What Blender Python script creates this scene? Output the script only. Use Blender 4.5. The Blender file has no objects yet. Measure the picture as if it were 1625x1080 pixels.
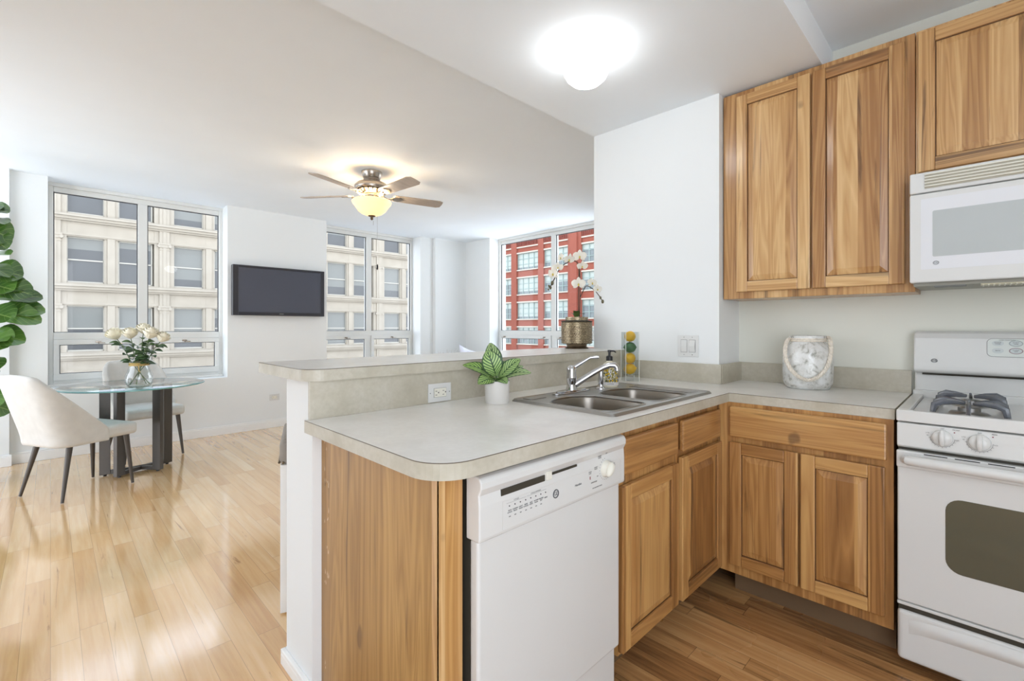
import bpy, bmesh, math, random
from mathutils import Vector, Matrix
R = math.radians
random.seed(7)
C = bpy.context.scene.collection
SC = bpy.context.scene

# ------------------------------------------------------------------ camera
cam = bpy.data.cameras.new('camera')
cam.sensor_width = 36.0
cam.lens = 36.0 * 739.35 / 1625.0
cam.shift_y = -(540 - 518.64) / 1625.0
cam.clip_start = 0.05
cam.clip_end = 400
camo = bpy.data.objects.new('camera', cam)
C.objects.link(camo)
camo.location = (0, 0, 1.2136)
camo.rotation_euler = (R(90), 0, R(45.2714 - 90))
SC.camera = camo

# ------------------------------------------------------------------ view and sky
SC.view_settings.view_transform = 'Standard'
SC.view_settings.look = 'None'
SC.view_settings.gamma = 1.0
SC.view_settings.exposure = 1.8
SC.cycles.max_bounces = 12
SC.cycles.diffuse_bounces = 6
SC.cycles.transparent_max_bounces = 16
SC.cycles.use_denoising = True

W = bpy.data.worlds.new('sky')
SC.world = W
W.use_nodes = True
wn, wl = W.node_tree.nodes, W.node_tree.links
wn.clear()
wo = wn.new('ShaderNodeOutputWorld')
wb = wn.new('ShaderNodeBackground')
wb.inputs['Strength'].default_value = 1.0
wc = wn.new('ShaderNodeTexCoord')
wsep = wn.new('ShaderNodeSeparateXYZ')
wr = wn.new('ShaderNodeValToRGB')
wl.new(wc.outputs['Generated'], wsep.inputs[0])
wl.new(wsep.outputs['Z'], wr.inputs[0])
wl.new(wr.outputs[0], wb.inputs[0])
wl.new(wb.outputs[0], wo.inputs[0])
e = wr.color_ramp.elements
e[0].position = 0.0; e[0].color = (1.24, 1.30, 1.40, 1)
e[1].position = 0.9; e[1].color = (0.55, 0.72, 1.0, 1)
k = wr.color_ramp.elements.new(0.35); k.color = (0.98, 1.04, 1.14, 1)


def srgb(r, g, b):
    f = lambda c: (c / 255 / 12.92) if c / 255 <= 0.04045 else ((c / 255 + 0.055) / 1.055) ** 2.4
    return (f(r), f(g), f(b), 1.0)


# ------------------------------------------------------------------ materials
class NT:
    def __init__(s, name):
        s.m = bpy.data.materials.new(name)
        s.m.use_nodes = True
        s.n = s.m.node_tree.nodes
        s.l = s.m.node_tree.links
        s.p = s.n['Principled BSDF']
        s.out = s.n['Material Output']

    def new(s, t, **kw):
        o = s.n.new(t)
        for a, v in kw.items():
            setattr(o, a, v)
        return o

    def inp(s, o, key, v):
        if hasattr(v, 'is_linked') or hasattr(v, 'links'):
            s.l.new(v, o.inputs[key])
        else:
            o.inputs[key].default_value = v

    def math(s, op, a, b=0.0, c=None):
        o = s.new('ShaderNodeMath', operation=op)
        s.inp(o, 0, a); s.inp(o, 1, b)
        if c is not None: s.inp(o, 2, c)
        return o.outputs[0]

    def coord(s, which='Object'):
        return s.new('ShaderNodeTexCoord').outputs[which]

    def mapping(s, v, scale=(1, 1, 1), loc=(0, 0, 0)):
        o = s.new('ShaderNodeMapping')
        s.l.new(v, o.inputs[0])
        s.inp(o, 'Scale', scale); s.inp(o, 'Location', loc)
        return o.outputs[0]

    def noise(s, v, scale, detail=4, rough=0.5, dist=0.0, fac=True):
        o = s.new('ShaderNodeTexNoise')
        s.l.new(v, o.inputs['Vector'])
        s.inp(o, 'Scale', scale); s.inp(o, 'Detail', detail); s.inp(o, 'Roughness', rough); s.inp(o, 'Distortion', dist)
        return o.outputs['Fac' if fac else 'Color']

    def ramp(s, fac, stops, interp='LINEAR'):
        o = s.new('ShaderNodeValToRGB')
        s.l.new(fac, o.inputs[0])
        cr = o.color_ramp
        cr.interpolation = interp
        while len(cr.elements) < len(stops): cr.elements.new(0.5)
        for el, (p, c) in zip(cr.elements, stops):
            el.position = p
            el.color = c if len(c) == 4 else (*c, 1)
        return o.outputs[0]

    def mix(s, fac, a, b, mode='MIX'):
        o = s.new('ShaderNodeMix', data_type='RGBA', blend_type=mode)
        s.inp(o, 0, fac)
        s.inp(o, 6, a); s.inp(o, 7, b)
        return o.outputs[2]

    def bump(s, h, strength=0.2, dist=0.01):
        o = s.new('ShaderNodeBump')
        s.inp(o, 'Strength', strength); s.inp(o, 'Distance', dist)
        s.l.new(h, o.inputs['Height'])
        s.l.new(o.outputs[0], s.p.inputs['Normal'])

    def white(s, v):
        o = s.new('ShaderNodeTexWhiteNoise', noise_dimensions='3D')
        s.l.new(v, o.inputs['Vector'])
        return o.outputs['Value']


BW = ((0, 0, 0, 1), (1, 1, 1, 1))


def simple(name, col, rough=0.5, metal=0.0, var=0.04, vscale=3.0, bump=0.0, bscale=60, spec=None, coat=0.0):
    t = NT(name)
    c = t.coord()
    n = t.noise(c, vscale, 4)
    d = tuple(max(0, x * (1 - var)) for x in col[:3]) + (1,)
    u = tuple(min(1, x * (1 + var)) for x in col[:3]) + (1,)
    t.l.new(t.ramp(n, [(0.3, d), (0.7, u)]), t.p.inputs['Base Color'])
    t.inp(t.p, 'Roughness', rough); t.inp(t.p, 'Metallic', metal)
    if spec is not None: t.inp(t.p, 'Specular IOR Level', spec)
    if coat: t.inp(t.p, 'Coat Weight', coat); t.inp(t.p, 'Coat Roughness', 0.08)
    if bump: t.bump(t.noise(c, bscale, 3), bump, 0.002)
    return t.m


def wood(name, axis, strip, light, mid, dark, streak, rough=0.32, streak_amt=0.585, strip_ax=None, coat=0.35, seed=0.0):
    """boards glued side by side, grain along the given axis"""
    t = NT(name)
    c = t.coord()
    info = t.new('ShaderNodeObjectInfo')
    off = t.new('ShaderNodeVectorMath', operation='ADD')
    t.l.new(c, off.inputs[0])
    cmb = t.new('ShaderNodeCombineXYZ')
    rr = t.math('MULTIPLY', info.outputs['Random'], 7.3)
    rr = t.math('ADD', rr, seed)
    for i in range(3): t.l.new(rr, cmb.inputs[i])
    t.l.new(cmb.outputs[0], off.inputs[1])
    v = off.outputs[0]
    sep = t.new('ShaderNodeSeparateXYZ'); t.l.new(v, sep.inputs[0])
    if strip_ax is None: strip_ax = {'z': 'X', 'x': 'Z', 'y': 'X'}[axis]
    wob = t.noise(t.mapping(v, (1.2, 1.2, 1.2)), 2.0, 1)
    a = t.math('ADD', t.math('MULTIPLY', sep.outputs[strip_ax], 1.0 / strip), t.math('MULTIPLY', wob, 0.15))
    cell = t.math('FLOOR', a)
    cc = t.new('ShaderNodeCombineXYZ'); t.l.new(cell, cc.inputs[0]); t.l.new(rr, cc.inputs[1])
    tone = t.white(cc.outputs[0])
    lo, hi = 1.2, 26.0
    sc = {'z': (hi, hi, lo), 'x': (lo, hi, hi), 'y': (hi, lo, hi)}[axis]
    vv = t.new('ShaderNodeVectorMath', operation='ADD')
    t.l.new(v, vv.inputs[0])
    c3 = t.new('ShaderNodeCombineXYZ')
    for i in range(3): t.l.new(t.math('MULTIPLY', tone, 3.7 + i), c3.inputs[i])
    t.l.new(c3.outputs[0], vv.inputs[1])
    g = t.noise(t.mapping(vv.outputs[0], sc), 1.0, 6, 0.6, 0.6)
    g2 = t.noise(t.mapping(vv.outputs[0], tuple(x * 0.35 for x in sc)), 1.0, 2, 0.5, 1.6)
    rings = t.math('FRACT', t.math('MULTIPLY', g2, 9.0))
    rings = t.math('ABSOLUTE', t.math('SUBTRACT', rings, 0.5))
    f = t.math('ADD', t.math('MULTIPLY', g, 0.55), t.math('MULTIPLY', rings, 0.35))
    f = t.math('ADD', f, t.math('MULTIPLY', t.math('SUBTRACT', tone, 0.5), 0.38))
    col = t.ramp(f, [(0.12, dark), (0.36, mid), (0.62, light)])
    sk = t.noise(t.mapping(vv.outputs[0], tuple(x * 0.45 for x in sc)), 1.3, 5, 0.6, 1.0)
    skm = t.ramp(sk, [(streak_amt, BW[0]), (streak_amt + 0.09, BW[1])])
    col = t.mix(t.math('MULTIPLY', skm, 0.75), col, streak)
    kn = t.noise(t.mapping(v, (9, 9, 5)), 1.0, 2, 0.4)
    knm = t.ramp(kn, [(0.74, BW[0]), (0.78, BW[1])])
    col = t.mix(t.math('MULTIPLY', knm, 0.6), col, streak)
    t.l.new(col, t.p.inputs['Base Color'])
    t.inp(t.p, 'Roughness', rough)
    t.inp(t.p, 'Coat Weight', coat); t.inp(t.p, 'Coat Roughness', 0.15)
    t.bump(f, 0.08, 0.001)
    return t.m


def floorwood(name, tones, streak, gap, pw=0.083, pl=0.95, rough=0.16, streak_amt=0.66, coat=0.5, gapf=0.6):
    t = NT(name)
    v = t.coord()
    sep = t.new('ShaderNodeSeparateXYZ'); t.l.new(v, sep.inputs[0])
    a = t.math('MULTIPLY', sep.outputs['X'], 1 / pw)
    ca = t.math('FLOOR', a)
    c1 = t.new('ShaderNodeCombineXYZ'); t.l.new(ca, c1.inputs[0])
    ro = t.white(c1.outputs[0])
    b = t.math('ADD', t.math('MULTIPLY', sep.outputs['Y'], 1 / pl), t.math('MULTIPLY', ro, 5.3))
    cb = t.math('FLOOR', b)
    c2 = t.new('ShaderNodeCombineXYZ'); t.l.new(ca, c2.inputs[0]); t.l.new(cb, c2.inputs[1])
    tone = t.white(c2.outputs[0])
    vv = t.new('ShaderNodeVectorMath', operation='ADD')
    t.l.new(v, vv.inputs[0])
    c3 = t.new('ShaderNodeCombineXYZ')
    for i in range(3): t.l.new(t.math('MULTIPLY', tone, 5.1 + i), c3.inputs[i])
    t.l.new(c3.outputs[0], vv.inputs[1])
    g = t.noise(t.mapping(vv.outputs[0], (40, 2.0, 40)), 1.0, 6, 0.6, 0.5)
    f = t.math('ADD', t.math('MULTIPLY', tone, 0.6), t.math('MULTIPLY', t.math('SUBTRACT', g, 0.5), 1.1))
    f = t.math('ADD', f, 0.2)
    n = len(tones)
    col = t.ramp(f, [(0.1 + 0.8 * i / (n - 1), tones[i]) for i in range(n)])
    sk = t.noise(t.mapping(vv.outputs[0], (16, 1.2, 16)), 1.2, 5, 0.65, 0.8)
    col = t.mix(t.math('MULTIPLY', t.ramp(sk, [(streak_amt, BW[0]), (streak_amt + 0.08, BW[1])]), 0.7), col, streak)
    fa = t.math('FRACT', a); fb = t.math('FRACT', b)
    ga = t.math('LESS_THAN', t.math('MINIMUM', fa, t.math('SUBTRACT', 1.0, fa)), 0.011)
    gb = t.math('LESS_THAN', t.math('MINIMUM', fb, t.math('SUBTRACT', 1.0, fb)), 0.0014)
    gg = t.math('MAXIMUM', ga, gb)
    col = t.mix(t.math('MULTIPLY', gg, gapf), col, gap)
    t.l.new(col, t.p.inputs['Base Color'])
    rn = t.noise(v, 2.2, 3)
    t.l.new(t.math('ADD', t.math('MULTIPLY', rn, 0.14), rough - 0.07), t.p.inputs['Roughness'])
    t.inp(t.p, 'Coat Weight', coat); t.inp(t.p, 'Coat Roughness', 0.1)
    hb = t.math('SUBTRACT', t.math('MULTIPLY', t.noise(v, 3.0, 2), 0.4), t.math('MULTIPLY', gg, 0.25))
    hb = t.math('ADD', hb, t.math('MULTIPLY', tone, 0.12))
    t.bump(hb, 0.035, 0.004)
    return t.m


def emis(name, col, strength, base=(0.9, 0.9, 0.9, 1)):
    t = NT(name)
    t.inp(t.p, 'Base Color', base)
    t.inp(t.p, 'Emission Color', col); t.inp(t.p, 'Emission Strength', strength)
    t.inp(t.p, 'Roughness', 0.3)
    return t.m


def thin_glass(name, tint=(0.97, 0.98, 0.98, 1), refl=1.0, rough=0.01):
    t = NT(name)
    t.n.remove(t.p)
    tr = t.new('ShaderNodeBsdfTransparent'); tr.inputs[0].default_value = tint
    gl = t.new('ShaderNodeBsdfGlossy'); gl.inputs['Roughness'].default_value = rough
    fr = t.new('ShaderNodeFresnel'); fr.inputs[0].default_value = 1.45
    mx = t.new('ShaderNodeMixShader')
    ge = t.new('ShaderNodeNewGeometry')
    t.l.new(t.math('MULTIPLY', t.math('MULTIPLY', fr.outputs[0], refl), t.math('SUBTRACT', 1.0, ge.outputs['Backfacing'])), mx.inputs[0])
    t.l.new(tr.outputs[0], mx.inputs[1]); t.l.new(gl.outputs[0], mx.inputs[2])
    t.l.new(mx.outputs[0], t.out.inputs[0])
    return t.m


def brick(name, c1, c2, mort, sx=4.5, sy=13):
    t = NT(name)
    v = t.coord()
    sep = t.new('ShaderNodeSeparateXYZ'); t.l.new(v, sep.inputs[0])
    cmb = t.new('ShaderNodeCombineXYZ')
    t.l.new(t.math('ADD', sep.outputs[0], sep.outputs[1]), cmb.inputs[0]); t.l.new(sep.outputs[2], cmb.inputs[1])
    o = t.new('ShaderNodeTexBrick')
    t.l.new(cmb.outputs[0], o.inputs['Vector'])
    t.inp(o, 'Color1', c1); t.inp(o, 'Color2', c2); t.inp(o, 'Mortar', mort)
    t.inp(o, 'Scale', 1.0); t.inp(o, 'Brick Width', 0.3); t.inp(o, 'Row Height', 0.1); t.inp(o, 'Mortar Size', 0.008)
    col = t.mix(0.35, o.outputs[0], t.ramp(t.noise(v, 0.4, 4), [(0.3, c2), (0.7, c1)]))
    t.l.new(col, t.p.inputs['Base Color']); t.inp(t.p, 'Roughness', 0.85)
    return t.m


M = {}
M['wall'] = simple('wall_paint', srgb(231, 234, 234), 0.75, var=0.012, vscale=1.5, bump=0.05, bscale=120)
M['wall_k'] = simple('kitchen_wall_paint', srgb(224, 225, 215), 0.75, var=0.012, vscale=1.5, bump=0.05, bscale=120)
M['ceil'] = simple('ceiling_paint', srgb(238, 244, 249), 0.85, var=0.01, bump=0.03, bscale=100)
M['trim'] = simple('white_trim', srgb(238, 238, 236), 0.4, var=0.01)
M['alu'] = simple('window_frame_grey', srgb(226, 227, 224), 0.4, var=0.02)
M['alu_dark'] = simple('window_gasket', srgb(70, 70, 72), 0.5)
M['glass'] = thin_glass('window_glass', (0.95, 0.96, 0.96, 1), 0.6)
M['acryl'] = thin_glass('clear_acrylic', (0.93, 0.95, 0.95, 1), 1.3, 0.02)
M['acedge'] = simple('acrylic_glint', srgb(226, 230, 228), 0.1)
M['tglass'] = thin_glass('table_glass', (0.70, 0.84, 0.85, 1), 1.9, 0.015)
M['tedge'] = simple('table_glass_edge', srgb(110, 160, 160), 0.1, var=0.1)
M['vglass'] = thin_glass('vase_glass', (0.95, 0.965, 0.96, 1), 3.5, 0.01)
WL, WM, WD, WS = srgb(222, 186, 134), srgb(196, 153, 100), srgb(158, 112, 66), srgb(84, 58, 38)
M['wz'] = wood('hickory_upright', 'z', 0.075, WL, WM, WD, WS)
M['wx'] = wood('hickory_crosswise', 'x', 0.09, WL, WM, WD, WS)
M['wy'] = wood('hickory_crosswise_y', 'y', 0.09, WL, WM, WD, WS, strip_ax='Z')
WL2, WM2, WD2 = srgb(204, 160, 100), srgb(176, 128, 74), srgb(138, 94, 50)  # deeper tones put the weaker low light into the base cabinet wood
M['bz'] = wood('shaded_hickory_upright', 'z', 0.075, WL2, WM2, WD2, WS)
M['bx'] = wood('shaded_hickory_crosswise', 'x', 0.2, WL2, WM2, WD2, WS)
M['groove'] = simple('groove_dark', srgb(92, 62, 36), 0.5)  # darker brown line where the raised panel meets the frame
M['panel'] = wood('end_panel_veneer', 'z', 0.22, srgb(186, 146, 88), srgb(156, 116, 64), srgb(120, 84, 44), srgb(96, 66, 38), rough=0.45, streak_amt=0.62, strip_ax='Y', coat=0.1)
M['toe'] = simple('toe_kick_brown', srgb(112, 88, 62), 0.6, var=0.15)
M['floor'] = floorwood('maple_floor', [srgb(206, 160, 108), srgb(220, 178, 124), srgb(228, 190, 140), srgb(234, 202, 158)], srgb(140, 95, 60), srgb(110, 78, 50), pl=0.9, streak_amt=0.655, rough=0.13, coat=1.0, gapf=0.4)
M['kfloor'] = floorwood('rustic_floor', [srgb(124, 86, 52), srgb(172, 126, 80), srgb(196, 150, 98), srgb(214, 174, 124)], srgb(60, 40, 25), srgb(50, 34, 22), pl=0.8, streak_amt=0.57, rough=0.28, coat=0.15)


def laminate(name, c1, c2, c3, rough):
    t = NT(name)
    v = t.coord()
    a = t.noise(v, 6, 5, 0.6)
    b = t.noise(v, 60, 3, 0.6)
    col = t.ramp(a, [(0.3, c1), (0.5, c2), (0.7, c3)])
    col = t.mix(t.ramp(b, [(0.3, (0.5, 0.5, 0.5, 1)), (0.7, BW[0])]), col, c1)
    t.l.new(col, t.p.inputs['Base Color'])
    t.inp(t.p, 'Roughness', rough)
    return t.m


M['lam'] = laminate('stone_laminate_glare', srgb(218, 217, 212), srgb(229, 228, 224), srgb(235, 235, 231), 0.28)  # beige laminate whitened in its colour for glare on the level tops
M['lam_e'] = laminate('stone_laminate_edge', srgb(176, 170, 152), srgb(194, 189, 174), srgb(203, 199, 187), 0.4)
M['seam'] = simple('laminate_seam', srgb(96, 84, 72), 0.5)
M['white'] = simple('white_enamel', srgb(218, 219, 217), 0.25, var=0.01, coat=0.3)
M['cream'] = simple('offwhite_plastic', srgb(228, 226, 214), 0.35, var=0.01)
M['shadowgap'] = simple('dark_recess', srgb(58, 54, 44), 0.7)
M['black'] = simple('black_plastic', srgb(28, 28, 30), 0.35)
M['ink'] = simple('grey_print', srgb(120, 122, 122), 0.5)
M['inkd'] = simple('dark_print', srgb(84, 88, 92), 0.5)
M['red'] = simple('dark_red_dot', srgb(120, 30, 40), 0.5)
M['steel'] = simple('brushed_steel', srgb(176, 175, 173), 0.34, 1.0, var=0.02, vscale=8)
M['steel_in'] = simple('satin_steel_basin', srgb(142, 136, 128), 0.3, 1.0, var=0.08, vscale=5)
M['chrome'] = simple('chrome', srgb(205, 206, 210), 0.08, 1.0, var=0.01)
M['nickel'] = simple('brushed_nickel', srgb(176, 168, 158), 0.25, 1.0, var=0.05)
M['mwglass'] = simple('microwave_window', srgb(184, 190, 190), 0.12, var=0.03, coat=0.6)
M['mwdoor'] = simple('microwave_door_white', srgb(224, 226, 230), 0.15, var=0.01, coat=0.6)
M['ovenglass'] = simple('oven_window_glass', srgb(84, 83, 68), 0.08, var=0.12, vscale=2, coat=0.8)
M['grate'] = simple('grey_enamel_grate', srgb(96, 100, 108), 0.25, var=0.2, vscale=12, coat=0.5)
M['screen'] = simple('tv_screen', srgb(72, 75, 88), 0.3, var=0.03, coat=0.4)
M['tvframe'] = simple('tv_frame', srgb(48, 48, 54), 0.3)
M['fabric'] = simple('cream_upholstery', srgb(198, 196, 190), 0.9, var=0.04, vscale=20, bump=0.25, bscale=400)
M['gfabric'] = simple('grey_upholstery', srgb(150, 144, 136), 0.9, var=0.06, vscale=20, bump=0.2, bscale=400)
M['legd'] = simple('dark_metal_leg', srgb(74, 68, 62), 0.4, 0.3, var=0.05)
M['based'] = simple('dark_metal_table_base', srgb(84, 80, 76), 0.35, 0.6, var=0.05)
M['blade'] = wood('fan_blade_finish', 'x', 0.4, srgb(190, 178, 164), srgb(178, 164, 150), srgb(160, 146, 130), srgb(150, 136, 120), rough=0.4, streak_amt=0.8)
M['bowl'] = emis('frosted_bowl_lit', srgb(255, 206, 132), 0.40, srgb(225, 204, 168))
M['globe'] = emis('opal_globe_lit', (0.97, 0.99, 1.0, 1), 3.0)
M['mercury'] = None
M['rope'] = simple('cotton_rope', srgb(226, 218, 204), 0.9, var=0.12, vscale=90, bump=0.5, bscale=300)
M['pot'] = simple('white_ceramic_pot', srgb(222, 220, 216), 0.45, var=0.02)
M['soil'] = simple('potting_soil', srgb(70, 56, 42), 0.95, var=0.4, vscale=60)
M['lemon'] = simple('lemon_peel', srgb(226, 176, 40), 0.4, var=0.08, vscale=30, bump=0.2, bscale=250)
M['lime'] = simple('lime_peel', srgb(58, 104, 60), 0.4, var=0.15, vscale=30, bump=0.2, bscale=250)
M['petal'] = simple('white_petal', srgb(232, 228, 216), 0.6, var=0.05)
M['rosep'] = simple('cream_rose_petal', srgb(238, 233, 214), 0.6, var=0.08, vscale=30)
M['stem'] = simple('green_stem', srgb(78, 100, 50), 0.5, var=0.2, vscale=30)
M['dstem'] = simple('brown_stem', srgb(66, 50, 36), 0.6, var=0.2, vscale=30)
M['bud'] = simple('flower_bud', srgb(96, 90, 66), 0.6)
M['yel'] = simple('yellow_centre', srgb(200, 180, 90), 0.6)
M['bronze'] = simple('antique_bronze', srgb(120, 104, 84), 0.35, 0.8, var=0.2, vscale=40)
M['fleaf'] = simple('fig_leaf', srgb(66, 98, 44), 0.3, var=0.45, vscale=7, coat=0.4)
M['fpot'] = simple('dark_planter', srgb(44, 42, 40), 0.45)
M['bark'] = simple('fig_bark', srgb(96, 74, 54), 0.8, var=0.3, vscale=40)
M['rleaf'] = simple('rose_leaf', srgb(66, 92, 52), 0.5, var=0.3, vscale=25)
M['facade'] = simple('cream_stone', srgb(160, 151, 137), 0.85, var=0.06, vscale=1.5, bump=0.1, bscale=20)
M['fwin_f'] = simple('cream_window_frame', srgb(172, 167, 156), 0.6)
M['brick'] = brick('red_brick', srgb(148, 76, 56), srgb(134, 66, 49), srgb(142, 90, 74))
M['brickd'] = brick('darker_red_brick', srgb(126, 60, 46), srgb(112, 50, 40), srgb(114, 68, 56))
M['limest'] = simple('pale_lintel_stone', srgb(186, 176, 160), 0.8)
M['muntin'] = simple('grey_green_muntin', srgb(136, 152, 146), 0.5)
M['street'] = simple('pale_street_bounce', srgb(160, 158, 155), 0.9, var=0.1)  # lightened so that more light bounces up through the windows
M['sofa'] = simple('pale_sofa_fabric', srgb(200, 198, 194), 0.9, var=0.05, vscale=20)
M['dtable'] = simple('dark_end_table', srgb(80, 64, 50), 0.4)


def pane_mat(name, blind, glass, rough=0.08):
    """exterior pane with a pale roller blind behind the upper part, different in every window"""
    t = NT(name)
    info = t.new('ShaderNodeObjectInfo')
    v = t.coord()
    sep = t.new('ShaderNodeSeparateXYZ'); t.l.new(v, sep.inputs[0])
    drop = t.math('ADD', t.math('MULTIPLY', info.outputs['Random'], 0.75), 0.1)
    up = t.math('GREATER_THAN', sep.outputs['Z'], t.math('SUBTRACT', 1.3, t.math('MULTIPLY', drop, 3.0)))
    n = t.noise(v, 1.2, 3, 0.5)
    g = t.mix(n, glass, tuple(x * 1.7 for x in glass[:3]) + (1,))
    col = t.mix(up, g, blind)
    t.l.new(col, t.p.inputs['Base Color'])
    t.inp(t.p, 'Roughness', 0.5); t.inp(t.p, 'Coat Weight', 0.7); t.inp(t.p, 'Coat Roughness', rough)
    return t.m


M['pane_c'] = pane_mat('loft_window_pane', srgb(104, 105, 100), srgb(54, 55, 56))
M['pane_r'] = pane_mat('brick_block_pane', srgb(156, 165, 156), srgb(80, 88, 88))


def mercury():
    t = NT('mercury_glass')
    v = t.coord()
    n = t.noise(v, 28, 6, 0.7, 0.5)
    vo = t.new('ShaderNodeTexVoronoi'); t.l.new(v, vo.inputs['Vector']); t.inp(vo, 'Scale', 22.0)
    dots = t.ramp(vo.outputs['Distance'], [(0.25, BW[1]), (0.5, BW[0])])
    col = t.ramp(n, [(0.34, srgb(150, 150, 140)), (0.47, srgb(214, 214, 210)), (0.7, srgb(236, 238, 238))])
    col = t.mix(t.math('MULTIPLY', dots, 0.5), col, srgb(240, 242, 242))
    t.l.new(col, t.p.inputs['Base Color'])
    t.inp(t.p, 'Roughness', 0.4); t.inp(t.p, 'Metallic', 0.08); t.inp(t.p, 'Coat Weight', 0.35)
    return t.m


M['mercury'] = mercury()


def calathea():
    t = NT('striped_leaf')
    uv = t.new('ShaderNodeUVMap').outputs[0]
    sep = t.new('ShaderNodeSeparateXYZ'); t.l.new(uv, sep.inputs[0])
    u, w = sep.outputs[0], sep.outputs[1]
    side = t.math('ABSOLUTE', t.math('SUBTRACT', w, 0.5))
    s = t.math('FRACT', t.math('SUBTRACT', t.math('MULTIPLY', u, 8.0), t.math('MULTIPLY', side, 6.0)))
    st = t.math('GREATER_THAN', s, 0.55)
    edge = t.math('GREATER_THAN', side, 0.42)
    mid = t.math('LESS_THAN', side, 0.035)
    dk = t.math('MAXIMUM', edge, mid)
    info = t.new('ShaderNodeObjectInfo')
    base = t.mix(info.outputs['Random'], srgb(176, 196, 142), srgb(150, 188, 92))
    col = t.mix(st, base, srgb(58, 98, 48))
    col = t.mix(dk, col, srgb(46, 78, 42))
    t.l.new(col, t.p.inputs['Base Color']); t.inp(t.p, 'Roughness', 0.4)
    return t.m


M['cal'] = calathea()


def figleaf():
    t = NT('fiddle_leaf')
    uv = t.new('ShaderNodeUVMap').outputs[0]
    sep = t.new('ShaderNodeSeparateXYZ'); t.l.new(uv, sep.inputs[0])
    u, w = sep.outputs[0], sep.outputs[1]
    side = t.math('ABSOLUTE', t.math('SUBTRACT', w, 0.5))
    vein = t.math('LESS_THAN', t.math('FRACT', t.math('SUBTRACT', t.math('MULTIPLY', u, 7.0), t.math('MULTIPLY', side, 4.5))), 0.07)
    mid = t.math('LESS_THAN', side, 0.02)
    n = t.noise(t.coord(), 5, 3)
    col = t.ramp(n, [(0.3, srgb(44, 76, 34)), (0.7, srgb(92, 134, 52))])
    col = t.mix(t.math('MULTIPLY', t.math('MAXIMUM', vein, mid), 0.55), col, srgb(150, 176, 100))
    t.l.new(col, t.p.inputs['Base Color']); t.inp(t.p, 'Roughness', 0.3); t.inp(t.p, 'Coat Weight', 0.4)
    return t.m


M['fleaf'] = figleaf()


def soap_label():
    t = NT('patterned_label')
    v = t.coord()
    vo = t.new('ShaderNodeTexVoronoi'); t.l.new(v, vo.inputs['Vector']); t.inp(vo, 'Scale', 75.0)
    n = t.noise(v, 110, 2)
    col = t.ramp(vo.outputs['Distance'], [(0.0, srgb(226, 190, 60)), (0.38, srgb(226, 190, 60)), (0.42, srgb(70, 72, 50)), (0.55, srgb(226, 222, 206)), (0.7, srgb(150, 140, 70))], 'CONSTANT')
    col = t.mix(t.ramp(n, [(0.55, BW[0]), (0.6, BW[1])]), col, srgb(60, 80, 70))
    t.l.new(col, t.p.inputs['Base Color']); t.inp(t.p, 'Roughness', 0.2)
    return t.m


M['slabel'] = soap_label()
M['sbody'] = simple('soap_bottle_glass', srgb(222, 216, 192), 0.1, coat=0.8)


def mesh_pot():
    t = NT('pierced_bronze')
    v = t.coord()
    vo = t.new('ShaderNodeTexVoronoi', feature='DISTANCE_TO_EDGE'); t.l.new(v, vo.inputs['Vector']); t.inp(vo, 'Scale', 130.0)
    col = t.ramp(vo.outputs['Distance'], [(0.1, srgb(176, 160, 130)), (0.22, srgb(70, 58, 44))])
    t.l.new(col, t.p.inputs['Base Color']); t.inp(t.p, 'Metallic', 0.6); t.inp(t.p, 'Roughness', 0.35)
    return t.m


M['pierced'] = mesh_pot()


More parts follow.
